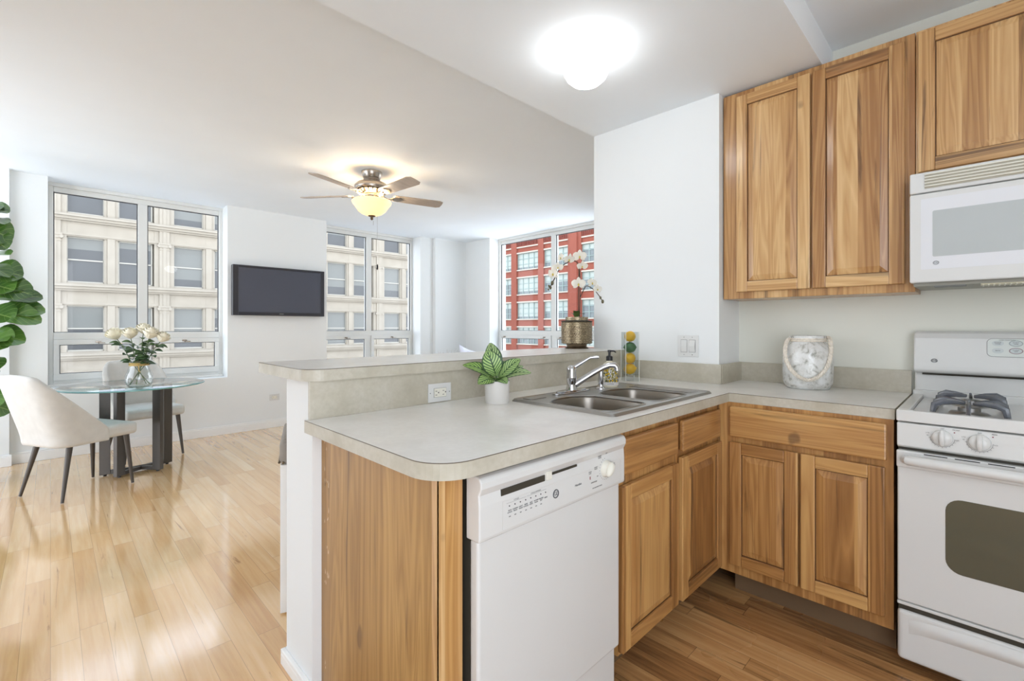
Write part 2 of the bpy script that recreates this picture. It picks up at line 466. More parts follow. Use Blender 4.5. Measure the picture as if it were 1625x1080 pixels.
# ------------------------------------------------------------------ mesh building
class MB:
    def __init__(s):
        s.v, s.f, s.m, s.uv = [], [], [], {}

    def add(s, vs, fs, m=0, T=None):
        b = len(s.v)
        s.v += [tuple(T @ Vector(v)) if T else tuple(v) for v in vs]
        for f in fs:
            s.f.append(tuple(i + b for i in f)); s.m.append(m)
        return s

    def box(s, x0, x1, y0, y1, z0, z1, m=0, T=None):
        vs = [(x, y, z) for x in (x0, x1) for y in (y0, y1) for z in (z0, z1)]
        return s.add(vs, [(0, 1, 3, 2), (4, 6, 7, 5), (0, 4, 5, 1), (2, 3, 7, 6), (0, 2, 6, 4), (1, 5, 7, 3)], m, T)

    def prism(s, poly, z0, z1, m=0, T=None):
        n = len(poly)
        vs = [(x, y, z0) for x, y in poly] + [(x, y, z1) for x, y in poly]
        fs = [tuple(range(n))[::-1], tuple(range(n, 2 * n))] + [(i, (i + 1) % n, n + (i + 1) % n, n + i) for i in range(n)]
        return s.add(vs, fs, m, T)

    def lathe(s, prof, c=(0, 0, 0), seg=32, m=0, sx=1.0, sy=1.0, T=None, close=True):
        vs, fs = [], []
        for r, z in prof:
            for i in range(seg):
                a = 2 * math.pi * i / seg
                vs.append((c[0] + sx * r * math.cos(a), c[1] + sy * r * math.sin(a), c[2] + z))
        for j in range(len(prof) - 1):
            for i in range(seg):
                k2 = (i + 1) % seg
                fs.append((j * seg + i, j * seg + k2, (j + 1) * seg + k2, (j + 1) * seg + i))
        if close:
            fs.append(tuple(range(seg))[::-1])
            fs.append(tuple((len(prof) - 1) * seg + i for i in range(seg)))
        return s.add(vs, fs, m, T)

    def tube(s, pts, r, seg=10, m=0, T=None):
        pts = [Vector(p) for p in pts]
        rs = r if isinstance(r, (list, tuple)) else [r] * len(pts)
        vs, fs = [], []
        up = Vector((0, 0, 1))
        d0 = (pts[1] - pts[0]).normalized()
        if abs(d0.dot(up)) > 0.9: up = Vector((1, 0, 0))
        u = d0.cross(up).normalized()
        for i, p in enumerate(pts):
            d = (pts[min(i + 1, len(pts) - 1)] - pts[max(i - 1, 0)])
            if d.length < 1e-9: d = d0
            d.normalize()
            u = (u - d * u.dot(d)).normalized()
            w = d.cross(u)
            for j in range(seg):
                a = 2 * math.pi * j / seg
                vs.append(p + (u * math.cos(a) + w * math.sin(a)) * rs[i])
        for i in range(len(pts) - 1):
            for j in range(seg):
                k2 = (j + 1) % seg
                fs.append((i * seg + j, i * seg + k2, (i + 1) * seg + k2, (i + 1) * seg + j))
        fs.append(tuple(range(seg))[::-1]); fs.append(tuple((len(pts) - 1) * seg + j for j in range(seg)))
        return s.add(vs, fs, m, T)

    def ball(s, c, r, m=0, sc=(1, 1, 1), seg=20, T=None):
        n = seg // 2
        prof = [(max(1e-4, math.sin(math.pi * i / n)) * r, -math.cos(math.pi * i / n) * r) for i in range(n + 1)]
        return s.lathe([(a * sc[0], b * sc[2]) for a, b in prof], c, seg, m, 1.0, sc[1] / sc[0], T)

    def grid(s, fn, nu, nv, m=0, T=None):
        b = len(s.v)
        vs = [fn(i / nu, j / nv) for i in range(nu + 1) for j in range(nv + 1)]
        fs = [(i * (nv + 1) + j, (i + 1) * (nv + 1) + j, (i + 1) * (nv + 1) + j + 1, i * (nv + 1) + j + 1) for i in range(nu) for j in range(nv)]
        s.add(vs, fs, m, T)
        for i in range(nu + 1):
            for j in range(nv + 1): s.uv[b + i * (nv + 1) + j] = (i / nu, j / nv)
        return s

    def build(s, name, mats, parent=None, loc=(0, 0, 0), rot=(0, 0, 0), smooth=False, bevel=0.0, bseg=2, solid=0.0, sub=0, recalc=True, angle=40):
        me = bpy.data.meshes.new(name)
        me.from_pydata(s.v, [], s.f)
        if not isinstance(mats, (list, tuple)): mats = [mats]
        for m in mats: me.materials.append(M[m] if isinstance(m, str) else m)
        for p, mi in zip(me.polygons, s.m): p.material_index = mi
        if s.uv:
            ul = me.uv_layers.new(name='UVMap')
            for lp in me.loops: ul.data[lp.index].uv = s.uv.get(lp.vertex_index, (0, 0))
        if recalc:
            bm = bmesh.new(); bm.from_mesh(me)
            bmesh.ops.recalc_face_normals(bm, faces=bm.faces)
            bm.to_mesh(me); bm.free()
        if smooth:
            me.polygons.foreach_set('use_smooth', [True] * len(me.polygons))
            if not sub and not solid:
                try: me.set_sharp_from_angle(angle=R(angle))
                except Exception: pass
        o = bpy.data.objects.new(name, me)
        C.objects.link(o)
        o.location = loc; o.rotation_euler = rot
        if parent: o.parent = parent
        if solid:
            q = o.modifiers.new('solid', 'SOLIDIFY'); q.thickness = solid; q.offset = 0
        if bevel:
            q = o.modifiers.new('bevel', 'BEVEL'); q.width = bevel; q.segments = bseg; q.limit_method = 'ANGLE'; q.angle_limit = R(40)
        if sub:
            q = o.modifiers.new('sub', 'SUBSURF'); q.levels = sub; q.render_levels = sub
        return o


def tag(o, label=None, cat=None, group=None, kind=None):
    if label: o['label'] = label
    if cat: o['category'] = cat
    if group: o['group'] = group
    if kind: o['kind'] = kind
    return o


def empty(name, loc=(0, 0, 0), rz=0.0):
    o = bpy.data.objects.new(name, None)
    C.objects.link(o)
    o.location = loc; o.rotation_euler = (0, 0, rz); o.empty_display_size = 0.1
    return o


def structure(o, label, cat):
    return tag(o, label, cat, kind='structure')


def text(name, s, size, loc, rot, mat, parent, align='CENTER', sx=1.0, label=None):
    cu = bpy.data.curves.new(name, 'FONT')
    cu.body = s; cu.size = size; cu.align_x = align; cu.align_y = 'CENTER'
    cu.extrude = 0.0002
    t = bpy.data.objects.new('tmp', cu)
    C.objects.link(t)
    me = bpy.data.meshes.new_from_object(t)
    bpy.data.objects.remove(t); bpy.data.curves.remove(cu)
    me.name = name
    me.materials.clear(); me.materials.append(M[mat])
    o = bpy.data.objects.new(name, me)
    C.objects.link(o)
    o.location = loc; o.rotation_euler = rot; o.scale = (sx, 1, 1); o.parent = parent
    if label: o['label'] = label
    return o


FY = (R(90), 0, 0)            # text on a face looking to -Y
FX = (R(90), 0, R(-90))       # text on a face looking to -X


def copy_tree(o, parent=None):
    c = o.copy(); C.objects.link(c); c.parent = parent
    for ch in list(o.children): copy_tree(ch, c)
    return c


# ================================================================== SETTING
ZC, ZL = 2.598, 2.448
XK, XP, YR, YP, YL = 2.795, 2.508, 0.978, 1.775, 0.53
YW0, YW1, XE0, XE1 = 6.04, 6.40, 4.855, 5.20
ZS = 0.643

structure(MB().box(-1.7, 5.2, 1.64, 6.4, -0.12, 0).build('floor', 'floor'), 'glossy pale maple plank floor of the dining and living area', 'floor')
structure(MB().box(-1.7, 2.9, -1.5, 1.64, -0.12, 0).build('floor', 'kfloor'), 'rustic brown plank floor of the kitchen between the cabinets', 'floor')
cb = MB().box(-1.7, 5.2, YP, 6.4, ZC, 2.8).box(-1.7, 2.9, -1.5, YL, ZC, 2.8)
structure(cb.build('ceiling', 'ceil'), 'smooth white ceiling over the living area and above the stove', 'ceiling')
structure(MB().box(-1.7, 2.9, YL, YP, ZL, 2.8).build('ceiling', 'ceil'), 'lower dropped ceiling over the peninsula holding the round dome light', 'ceiling')
structure(MB().box(XK, 2.9, -1.5, YR, 0, 2.8).build('wall_kitchen', 'wall_k'), 'pale beige kitchen wall behind the stove and upper cabinets', 'wall')
structure(MB().box(XP, 5.2, YR, YP, 0, 2.8).build('wall_partition', 'wall'), 'white partition wall with the double light switch', 'wall')
# window wall, facing the camera's left
wb_ = MB()
W1 = (-0.017, 1.43); W2 = (2.567, 4.015)
wb_.box(-1.7, W1[0], YW0, YW1, 0, 2.7).box(W1[1], W2[0], YW0, YW1, 0, 2.7).box(W2[1], XE1, YW0, YW1, 0, 2.7)
wb_.box(W1[0], W1[1], YW0, YW1, 0, ZS).box(W2[0], W2[1], YW0, YW1, 0, ZS)
structure(wb_.build('wall_back', 'wall'), 'long white wall with two windows and the television between them', 'wall')
structure(MB().box(-1.7, -0.256, 5.98, YW0, 0, ZC).build('wall_pier', 'wall'), 'white wall pier at the left end beside the fig tree', 'wall')
structure(MB().box(4.244, XE0, 5.975, YW0, 0, ZC).build('wall_pier', 'wall'), 'white corner pier between the two window walls', 'wall')
W3 = (3.145, 5.395)
we = MB().box(XE0, XE1, W3[1], YW0, 0, 2.7).box(XE0, XE1, YP, W3[0], 0, 2.7).box(XE0, XE1, W3[0], W3[1], 0, ZS)
structure(we.build('wall_right', 'wall'), 'white wall with the window that looks at the red brick building', 'wall')
structure(MB().box(0.605, XP, 1.535, 1.765, 0, 1.037).build('wall_half', 'wall'), 'white half-height wall carrying the raised bar ledge', 'wall')
structure(MB().box(-1.8, -1.7, -0.9, 3.3, 0, 2.8).build('shade_wall_left', 'wall'), 'unseen white wall added at the far left to shade the half wall end', 'wall')  # partial wall added out of view, blocks side light on the half wall
structure(MB().box(0.35, 2.9, -1.6, -1.5, 0, 2.8).build('shade_wall_front', 'wall_k'), 'unseen wall added behind the camera to dim light on the dishwasher', 'wall')  # added out of view to hold light off the lower kitchen fronts
# baseboards
def board(name, x0, x1, y0, y1, lab, ky=0, h=0.1):
    b = MB().box(x0, x1, y0, y1, 0, h - .015)
    b.box(x0, x1, y0 + ky, y1, h - .015, h)
    structure(b.build(name, 'trim', bevel=0.003), lab, 'baseboard')
board('baseboard_back', -0.256, 4.244, 6.024, YW0, 'white baseboard along the long window wall', ky=0.006)
board('baseboard_left', -1.7, -0.24, 5.964, 5.98, 'white baseboard on the left wall pier', ky=0.006)
board('baseboard_half', 0.589, 0.605, 1.535, 1.781, 'white baseboard around the end of the half wall', h=.055)
board('baseboard_bar', 0.605, XP, 1.765, 1.781, 'white baseboard on the living side of the half wall', h=.055)


def window(name, a0, a1, plane, axis, mull, lab, lowers):
    """frame seen from inside; axis 'x' runs along X at Y=plane, 'y' runs along Y at X=plane"""
    root = empty(name, (0, 0, 0))
    structure(root, lab, 'window')
    def bx(mb, p0, p1, q0, q1, z0, z1, m=0):
        if axis == 'x': mb.box(p0, p1, plane + q0, plane + q1, z0, z1, m)
        else: mb.box(plane + q0, plane + q1, p0, p1, z0, z1, m)
    f = MB()
    fw = 0.036
    top = 2.512
    bx(f, a0, a0 + fw, 0, .07, ZS, ZC); bx(f, a1 - fw, a1, 0, .07, ZS, ZC)
    bx(f, a0 + fw, a1 - fw, 0.012, .07, top, ZC - .035); bx(f, a0, a1, -.012, .07, ZC - .035, ZC)
    bx(f, a0 + fw, a1 - fw, 0, .07, 1.092, 1.160)
    bx(f, mull - .04, mull + .04, 0, .07, 1.160, top)
    bx(f, mull - .03, mull + .03, 0.0, .07, ZS, 1.092)
    bx(f, a0 + fw, a1 - fw, 0, .07, ZS, 0.70)
    f.build('frame', 'alu', root, bevel=0.004)
    bs = MB()
    bx(bs, a0, a1, -.02, 0.0, ZS, ZS + .022)
    bs.build('sill_strip', 'trim', root, bevel=0.003)
    for (p0, p1) in ((a0 + fw, mull - .04), (mull + .04, a1 - fw)):
        g = MB(); bx(g, p0, p1, .035, .041, 1.160, top)
        g.build('pane', 'glass', root)
        t = MB()
        for (u0, u1, z0, z1) in ((p0, p1, top - .008, top), (p0, p0 + .008, 1.16, top), (p1 - .008, p1, 1.16, top), (p0, p1, 1.16, 1.166)):
            bx(t, u0, u1, .018, .034, z0, z1)
        t.build('gasket', 'alu_dark', root)
    for (p0, p1) in ((a0 + fw, mull - .03), (mull + .03, a1 - fw)):
        t = MB()
        sw = 0.042
        bx(t, p0, p1, -.018, .03, 0.70, 0.70 + .062); bx(t, p0, p1, -.018, .03, 1.092 - .05, 1.092)
        bx(t, p0, p0 + sw, -.018, .03, 0.762, 1.042); bx(t, p1 - sw, p1, -.018, .03, 0.762, 1.042)
        sash = t.build('awning_sash', 'alu', root, bevel=0.003)
        g = MB(); bx(g, p0 + sw, p1 - sw, .008, .014, 0.762, 1.042)
        g.build('pane', 'glass', sash)
        d = MB()
        for (u0, u1, z0, z1) in ((p0 + sw, p0 + sw + .007, .762, 1.042), (p1 - sw - .007, p1 - sw, .762, 1.042), (p0 + sw, p1 - sw, .762, .768), (p0 + sw, p1 - sw, 1.036, 1.042)):
            bx(d, u0, u1, -.002, .007, z0, z1)
        d.build('gasket', 'alu_dark', sash)
        for q in ([(p0 + p1) / 2] if lowers == 1 else [p0 + .12, p1 - .12]):
            h = MB()
            bx(h, q - .022, q + .022, -.026, -.018, 1.058, 1.074); 
            bx(h, q - .006, q + .05, -.05, -.04, 1.05, 1.06); bx(h, q - .006, q + .008, -.05, -.026, 1.05, 1.07)
            h.build('latch', 'nickel', sash, bevel=0.002)
    return root


window('window_1', W1[0], W1[1], 6.26, 'x', 0.6945, 'large window left of the television, behind the dining table', 1)
window('window_2', W2[0], W2[1], 6.26, 'x', 3.281, 'window right of the television facing the cream loft building', 1)
window('window_3', W3[0], W3[1], 5.05, 'y', 4.27, 'window behind the orchid facing the red brick building', 2)

# ================================================================== OUTSIDE
structure(MB().box(-60, 120, 8, 120, -9.4, -9.0).build('ground', 'street'), 'street far below the windows, coloured pale to bounce light up', 'ground')
structure(MB().box(-1.7, 5.2, -1.5, 6.4, -9.0, -0.12).build('lower_storeys', 'facade'), 'lower storeys of the building under the apartment', 'building')

YB = 34.0
loft = empty('loft_building', (0, YB, 0))
tag(loft, 'cream stone loft building with tall windows across the street, seen through the two left windows', 'building')
PIT, BAY0 = 3.69, 0.14 - 4.643 * 2
fb = MB()
X0_, X1_ = -9.5, 23.9
fb.box(X0_, X1_, 0.45, 8, -9, 17)
levels = [(-0.094 + PIT * i, 2.356 + PIT * i) for i in (-1, 0, 1, 2, 3)]
prev = -9.0
for (a, b) in levels:
    fb.box(X0_, X1_, 0.05, 0.45, prev, a)
    prev = b
fb.box(X0_, X1_, 0.05, 0.45, prev, 17)
nb = 7
for i in range(nb + 1):
    x = BAY0 + 4.643 * i
    fb.box(x - .47, x + .47, 0.03, .44, -9, 17)
    fb.box(x - .24, x + .24, -.06, .06, -9, 17)
    fb.box(x - .08, x + .08, -.085, -.055, -9, 17)
    fb.box(x + 1.97, x + 2.55, 0.12, .45, -9, 17)
    fb.box(x + 2.10, x + 2.42, 0.04, .13, -9, 17)
for (a, b) in levels:
    fb.box(X0_, X1_, 0.0, .2, b + .06, b + .2)
fb.build('facade', 'facade', loft)
for (a, b) in levels:
    cm = MB()
    cm.box(X0_, X1_, -.34, .1, a - .22, a - .12).box(X0_, X1_, -.24, .1, a - .36, a - .22).box(X0_, X1_, -.12, .1, a - .46, a - .36)
    cm.box(X0_, X1_, -.20, .1, a - .12, a - .06)
    cm.build('cornice', 'facade', loft)
for i in range(1, nb + 1):
    x = BAY0 + 4.643 * i
    for (a, b) in levels:
        cp = MB()
        cp.box(x - .30, x + .30, -.14, .05, b + .0, b + .1).box(x - .27, x + .27, -.11, .05, b - .16, b)
        cp.tube([(x - .26, -.14, b - .08), (x - .26, .02, b - .08)], .09, 10)
        cp.tube([(x + .26, -.14, b - .08), (x + .26, .02, b - .08)], .09, 10)
        cp.box(x - .26, x + .26, -.09, .05, b - .32, b - .27)
        cp.build('capital', 'facade', loft)
wproto = None
def loft_window():
    m = MB()
    w, h = 1.54, 2.45
    for (x0, x1, z0, z1) in ((-w / 2, -w / 2 + .06, -h / 2, h / 2), (w / 2 - .06, w / 2, -h / 2, h / 2), (-w / 2, w / 2, h / 2 - .06, h / 2), (-w / 2, w / 2, -h / 2, -h / 2 + .08), (-w / 2, w / 2, -.035, .035)):
        m.box(x0, x1, 0.0, .1, z0, z1, 1)
    m.box(-w / 2 + .05, w / 2 - .05, .06, .08, -h / 2 + .05, h / 2 - .05, 0)
    return m.build('window', ['pane_c', 'fwin_f'], loft)
for i in range(nb):
    for (xo) in (1.22, 3.33):
        for (a, b) in levels:
            x = BAY0 + 4.643 * i + xo
            if wproto is None: wproto = loft_window(); o = wproto
            else:
                o = wproto.copy(); C.objects.link(o); o.parent = loft
            o.location = (x, 0.25, (a + b) / 2)

XB = 50.0
rb = empty('brick_building', (XB, 0, 0))
tag(rb, 'red brick building with pale stone bands and gridded windows seen through the right window', 'building')
rw = MB()
rw.box(.5, 8, 24, 70, -9, 18)
RP = 3.68
rl = [(-1.25 + RP * i, 1.15 + RP * i) for i in (-1, 0, 1, 2, 3)]
prev = -9
for (a, b) in rl:
    rw.box(.2, .5, 24, 70, prev, a); prev = b
rw.box(.2, .5, 24, 70, prev, 18)
cols = [(55.1, 50.6), (49.5, 45.1), (44.1, 39.65), (37.45, 33.0), (32.0, 27.5)]
edges = [70] + [y for c_ in cols for y in c_] + [24]
for i in range(0, len(edges), 2):
    y0, y1 = edges[i + 1], edges[i]
    rw.box(-.05, .5, y0, y1, -9, 18)
rw.box(-.3, .5, 38.0, 39.2, -9, 18)
rw.build('facade', 'brick', rb)
pn = MB()
for (y1, y0) in cols:
    n = 14
    for j in range(n):
        y = y0 + .2 + (y1 - y0 - .4) * j / (n - 1)
        pn.box(.08, .2, y - .06, y + .06, 13.4, 16.5)
pn.build('ribbed_brick_panel', 'brickd', rb)
for (a, b) in rl:
    bd = MB()
    for (y1, y0) in cols:
        bd.box(.02, .3, y0 - .05, y1 + .05, a - .16, a).box(.02, .3, y0 - .05, y1 + .05, b, b + .2)
    bd.build('stone_band', 'limest', rb)
bd = MB()
for (y1, y0) in cols: bd.box(.02, .3, y0 - .05, y1 + .05, 13.05, 13.22)
bd.build('stone_band', 'limest', rb)
rproto = None
for (y1, y0) in cols:
    for (a, b) in rl:
        if rproto is None:
            w, h = 4.42, 2.4
            m = MB()
            m.box(.05, .08, -w / 2, w / 2, -h / 2, h / 2, 0)
            for j in range(5):
                y = -w / 2 + w * j / 4
                m.box(-.02, .1, y - .06, y + .06, -h / 2, h / 2, 1)
            for z in (-h / 2, -h / 6, h / 6, h / 2):
                m.box(-.02, .1, -w / 2, w / 2, z - .045, z + .045, 1)
            rproto = m.build('window', ['pane_r', 'muntin'], rb); o = rproto
        else:
            o = rproto.copy(); C.objects.link(o); o.parent = rb
        o.location = (.28, (y0 + y1) / 2, (a + b) / 2)

# ================================================================== KITCHEN: counter, bar
def arc(cx, cy, r, a0, a1, n=10):
    return [(cx + r * math.cos(R(a0 + (a1 - a0) * i / n)), cy + r * math.sin(R(a0 + (a1 - a0) * i / n))) for i in range(n + 1)]

CX0, CYF, CXC, YS = 0.58, 0.812, 2.197, 0.226
Z0, Z1 = 0.874, 0.914
rc = 0.10
outline = arc(CX0 + rc, CYF + rc, rc, 180, 270) + [(CXC, CYF), (CXC, YS), (XK, YS), (XK, YR), (XP, YR), (XP, 1.535), (CX0, 1.535)]
SK = (1.345, 2.112, 0.88, 1.33)   # hole for the sink
hole = [(SK[0], SK[2]), (SK[1], SK[2]), (SK[1], SK[3]), (SK[0], SK[3])]


def plate_with_hole(outer, inner, z0, z1):
    bm = bmesh.new()
    rings = []
    for z in (z0, z1):
        es = []
        vr = []
        for loop in (outer, inner):
            vs = [bm.verts.new((x, y, z)) for x, y in loop]
            vr.append(vs)
            es += [bm.edges.new((vs[i], vs[(i + 1) % len(vs)])) for i in range(len(vs))]
        bmesh.ops.triangle_fill(bm, use_beauty=True, edges=es)
        rings.append(vr)
    for k_ in range(2):
        a, b = rings[0][k_], rings[1][k_]
        for i in range(len(a)):
            j = (i + 1) % len(a)
            f_ = bm.faces.new((a[i], a[j], b[j], b[i])); f_.material_index = 1
    bmesh.ops.recalc_face_normals(bm, faces=bm.faces)
    return bm


counter = None
bm = plate_with_hole(outline, hole, Z0, Z1)
me = bpy.data.meshes.new('countertop'); bm.to_mesh(me); bm.free()
me.materials.append(M['lam']); me.materials.append(M['lam_e'])
counter = bpy.data.objects.new('countertop', me); C.objects.link(counter)
tag(counter, 'beige stone-look laminate countertop, L-shaped, with the sink set in it', 'countertop')
sm = MB()
path = [(CX0, 1.53)] + arc(CX0 + rc, CYF + rc, rc, 180, 270) + [(CXC, CYF), (CXC, YS)]
def offs(pth, d):
    out = []
    for i, p in enumerate(pth):
        a = Vector(pth[max(i - 1, 0)]); b = Vector(pth[min(i + 1, len(pth) - 1)])
        t_ = (b - a).normalized(); n_ = Vector((t_.y, -t_.x))
        out.append((p[0] - n_.x * d * -1 * -1, p[1] - n_.y * d * -1 * -1))
    return out
po = offs(path, 0.0006)
for i in range(len(path) - 1):
    (x0, y0), (x1, y1) = path[i], path[i + 1]
    sm.tube([(x0, y0, Z1 - .0012), (x1, y1, Z1 - .0012)], 0.0011, 6)
sm.build('edge_seam', 'seam', counter)

# backsplashes
def splash(mb_args, lab):
    b = MB()
    for a in mb_args: b.box(*a)
    return tag(b.build('backsplash', 'lam_e', bevel=0.001), lab, 'backsplash')
splash([(0.592, XP, 1.522, 1.535, Z1, 1.037)], 'beige laminate backsplash under the raised bar, with the outlet in it')
splash([(XP - .018, XP, 0.962, 1.522, Z1, 1.016)], 'short beige backsplash strip under the double light switch')
splash([(XP, XK, YR - .018, YR, Z1, 1.016)], 'small beige backsplash return in the corner left of the jar')
splash([(XK - .018, XK, YS, YR - .018, Z1, 1.016)], 'beige backsplash strip behind the silver jar, ending at the stove')

rb_ = 0.07
barp = arc(0.575 + rb_, 1.510 + rb_, rb_, 180, 270) + [(XP, 1.510), (XP, 1.98), (0.575, 1.98)]
bar = MB().prism(barp, 1.037, 1.077)
bo = bar.build('bar_top', ['lam_e', 'lam'])
for p in bo.data.polygons:
    if p.normal.z > .9: p.material_index = 1
tag(bo, 'raised beige laminate bar ledge on top of the half wall', 'bar top')
sm = MB()
path = [(0.575, 1.975)] + arc(0.575 + rb_, 1.510 + rb_, rb_, 180, 270) + [(XP, 1.510)]
for i in range(len(path) - 1):
    sm.tube([(*path[i], 1.0758), (*path[i + 1], 1.0758)], 0.0011, 6)
sm.build('edge_seam', 'seam', bo)

# ------------------------------------------------------------------ cabinets
def bevel_frame(mb, w, h, fw, t, m_st=0, m_rl=1):
    """stiles and rails of a door, front at y=0 (looking to -y), back at y=t, x 0..w, z 0..h"""
    mb.box(0, fw, 0, t, 0, h, m_st); mb.box(w - fw, w, 0, t, 0, h, m_st)
    mb.box(fw, w - fw, 0, t, 0, fw, m_rl); mb.box(fw, w - fw, 0, t, h - fw, h, m_rl)


def door(parent, x, z, w, h, mats=('wz', 'wx'), fw=0.052, y=0.0, name='door'):
    t = 0.02
    mb = MB(); bevel_frame(mb, w, h, fw, t)
    d = mb.build(name, list(mats), parent, loc=(x, y, z), bevel=0.0035)
    p = MB()
    g = 0.009
    x0, x1, z0, z1 = fw, w - fw, fw, h - fw
    s1 = 0.030
    a = [(x0, z0), (x1, z0), (x1, z1), (x0, z1)]
    c0 = [(x0 + .004, z0 + .004), (x1 - .004, z0 + .004), (x1 - .004, z1 - .004), (x0 + .004, z1 - .004)]
    b = [(x0 + s1, z0 + s1), (x1 - s1, z0 + s1), (x1 - s1, z1 - s1), (x0 + s1, z1 - s1)]
    vs = [(u, t, v) for u, v in a] + [(u, g + .003, v) for u, v in a] + [(u, g, v) for u, v in c0] + [(u, 0.002, v) for u, v in b]
    fs = [(0, 3, 2, 1)]
    for k_ in (0, 4, 8):
        for i in range(4):
            j = (i + 1) % 4
            fs.append((k_ + i, k_ + j, k_ + 4 + j, k_ + 4 + i))
    fs.append((12, 13, 14, 15))
    p.add(vs, fs)
    p.build('panel', [mats[0]], d, bevel=0.0)
    gr = MB()
    for (u0, u1, v0, v1) in ((x0, x0 + .003, z0, z1), (x1 - .003, x1, z0, z1), (x0, x1, z0, z0 + .003), (x0, x1, z1 - .003, z1)):
        gr.box(u0, u1, g - .001, g + .004, v0, v1)
    gr.build('groove', 'groove', d)
    return d


def drawer(parent, x, z, w, h, mats=('bx',), y=0.0, name='drawer_front'):
    return MB().box(0, w, 0, 0.02, 0, h).build(name, list(mats), parent, loc=(x, y, z), bevel=0.006, bseg=2)


# upper corner cabinet: local x runs to world -Y, local y runs to world +X
RZ = R(-90)
up = empty('upper_cabinet', (2.53, 0.972, 1.36), RZ)
tag(up, 'tall hickory upper cabinet with two raised-panel doors, left of the microwave', 'cabinet')
uw = 0.972 - 0.196
cbm = MB().box(0, uw, 0.022, 0.262, 0.0, ZL - 1.36 - .012)
cbm.build('body', ['wz'], up, bevel=0.002)
door(up, 0.072, 0.035, 0.330, 1.012)
door(up, 0.412, 0.035, 0.332, 1.012)
up2 = empty('upper_cabinet', (2.53, 0.194, 1.83), RZ)
tag(up2, 'short hickory upper cabinet directly above the microwave', 'cabinet')
MB().box(0, 0.78, 0.022, 0.262, 0.0, ZL - 1.83 - .012).build('body', ['wz'], up2, bevel=0.002)
door(up2, 0.008, 0.018, 0.372, 0.572)
door(up2, 0.396, 0.018, 0.372, 0.572)

# base cabinet under the sink (local x = world X, faces -Y)
CZ = 0.105
sinkcab = empty('base_cabinet', (1.356, 0.842, CZ))
tag(sinkcab, 'hickory base cabinet under the sink, with two doors below two false drawer fronts', 'cabinet')
fb2 = MB()
fz = Z0 - CZ
fb2.box(0, 0.865, .022, .04, 0, fz)                    # face frame
fb2.box(0, 0.865, .04, .06, 0, fz * .6)
fb2.box(0, 0.018, .04, .66, 0, fz)
fb2.box(0, 0.865, .64, .66, 0, fz)
fb2.box(0, 0.865, .04, .66, 0, .018)
fb2.build('body', ['bz'], sinkcab)
MB().box(0, 0.865, .095, .11, -CZ, 0).build('toe_kick', 'toe', sinkcab)
DM = ('bz', 'bx')
drawer(sinkcab, 0.012, 0.608, 0.39, 0.125)
drawer(sinkcab, 0.447, 0.608, 0.378, 0.125)
door(sinkcab, 0.0, 0.015, 0.405, 0.558, DM)
door(sinkcab, 0.440, 0.0 + .01, 0.405, 0.575, DM)

rcab = empty('base_cabinet', (2.17, 0.84, CZ), RZ)
tag(rcab, 'hickory base cabinet with a wide drawer over two doors, left of the stove', 'cabinet')
rb2 = MB()
rb2.box(-.022, 0.612, .022, .04, 0, fz).box(0.594, 0.612, .04, .6, 0, fz).box(0.05, 0.612, .58, .6, 0, fz)
rb2.build('body', ['bz'], rcab)
MB().box(0.03, 0.612, .095, .11, -CZ, 0).build('toe_kick', 'toe', rcab)
drawer(rcab, 0.038, 0.618, 0.555, 0.135)
door(rcab, 0.038, 0.045, 0.270, 0.548, DM, fw=0.05)
door(rcab, 0.318, 0.045, 0.270, 0.548, DM, fw=0.05)

# end panel + filler by the dishwasher
ep = empty('cabinet_end_panel', (0.635, 0.885, 0))
tag(ep, 'brown veneered end panel closing the peninsula beside the dishwasher', 'cabinet panel')
MB().box(0.0, 0.016, 0.0, 0.648, 0.0, Z0).build('side_panel', 'panel', ep)
MB().box(-0.004, 0.018, -0.004, 0.0, 0.0, Z0).box(-0.005, 0.0, -0.004, 0.016, 0, Z0).build('edge_strip', M['wz'], ep)
MB().box(0.0182, 0.07, -0.0035, 0.016, 0.0, Z0).build('filler_strip', 'bz', ep)
CHIP = simple('bare_chipboard', srgb(214, 190, 160), .9)
rnd = random.Random(3)
for i in range(26):
    z = rnd.choice([.83, .8, .78, .74, .6, .58, .57, .48, .42, .4, .38, .3, .7, .69, .16, .12]) + rnd.uniform(-.02, .02)
    y = 0.600 + rnd.uniform(-.012, .022)
    ch = MB()
    ch.add([(-0.0008, y, z), (-.0008, y + rnd.uniform(.002, .005), z + .003), (-.0008, y + rnd.uniform(0, .004), z + rnd.uniform(.008, .022)), (-.0008, y - .002, z + .008)], [(0, 1, 2, 3)])
    ch.build('chipped_spot', CHIP, ep, recalc=False)
ch = MB()
ch.add([(-.0008, .052, .36), (-.0008, .044, .368), (-.0008, .036, .362), (-.0008, .04, .35), (-.0008, .05, .345)], [(0, 1, 2, 3, 4)])
ch.build('chipped_spot', CHIP, ep, recalc=False)

# ------------------------------------------------------------------ dishwasher
dw = empty('dishwasher', (0.7146, 0.83, 0))
tag(dw, 'white dishwasher with a dial, at the front end of the peninsula', 'dishwasher')
dwW = 1.345 - 0.7146
MB().box(0.008, dwW - .008, 0.045, 0.62, 0.05, 0.862).build('tub_body', 'shadowgap', dw)
MB().box(0.006, dwW - .012, 0.012, 0.044, 0.165, 0.703).build('door', 'white', dw, bevel=0.008, bseg=3)
MB().box(0.006, dwW - .012, 0.03, 0.05, 0.03, 0.155).build('lower_panel', 'white', dw, bevel=0.006)
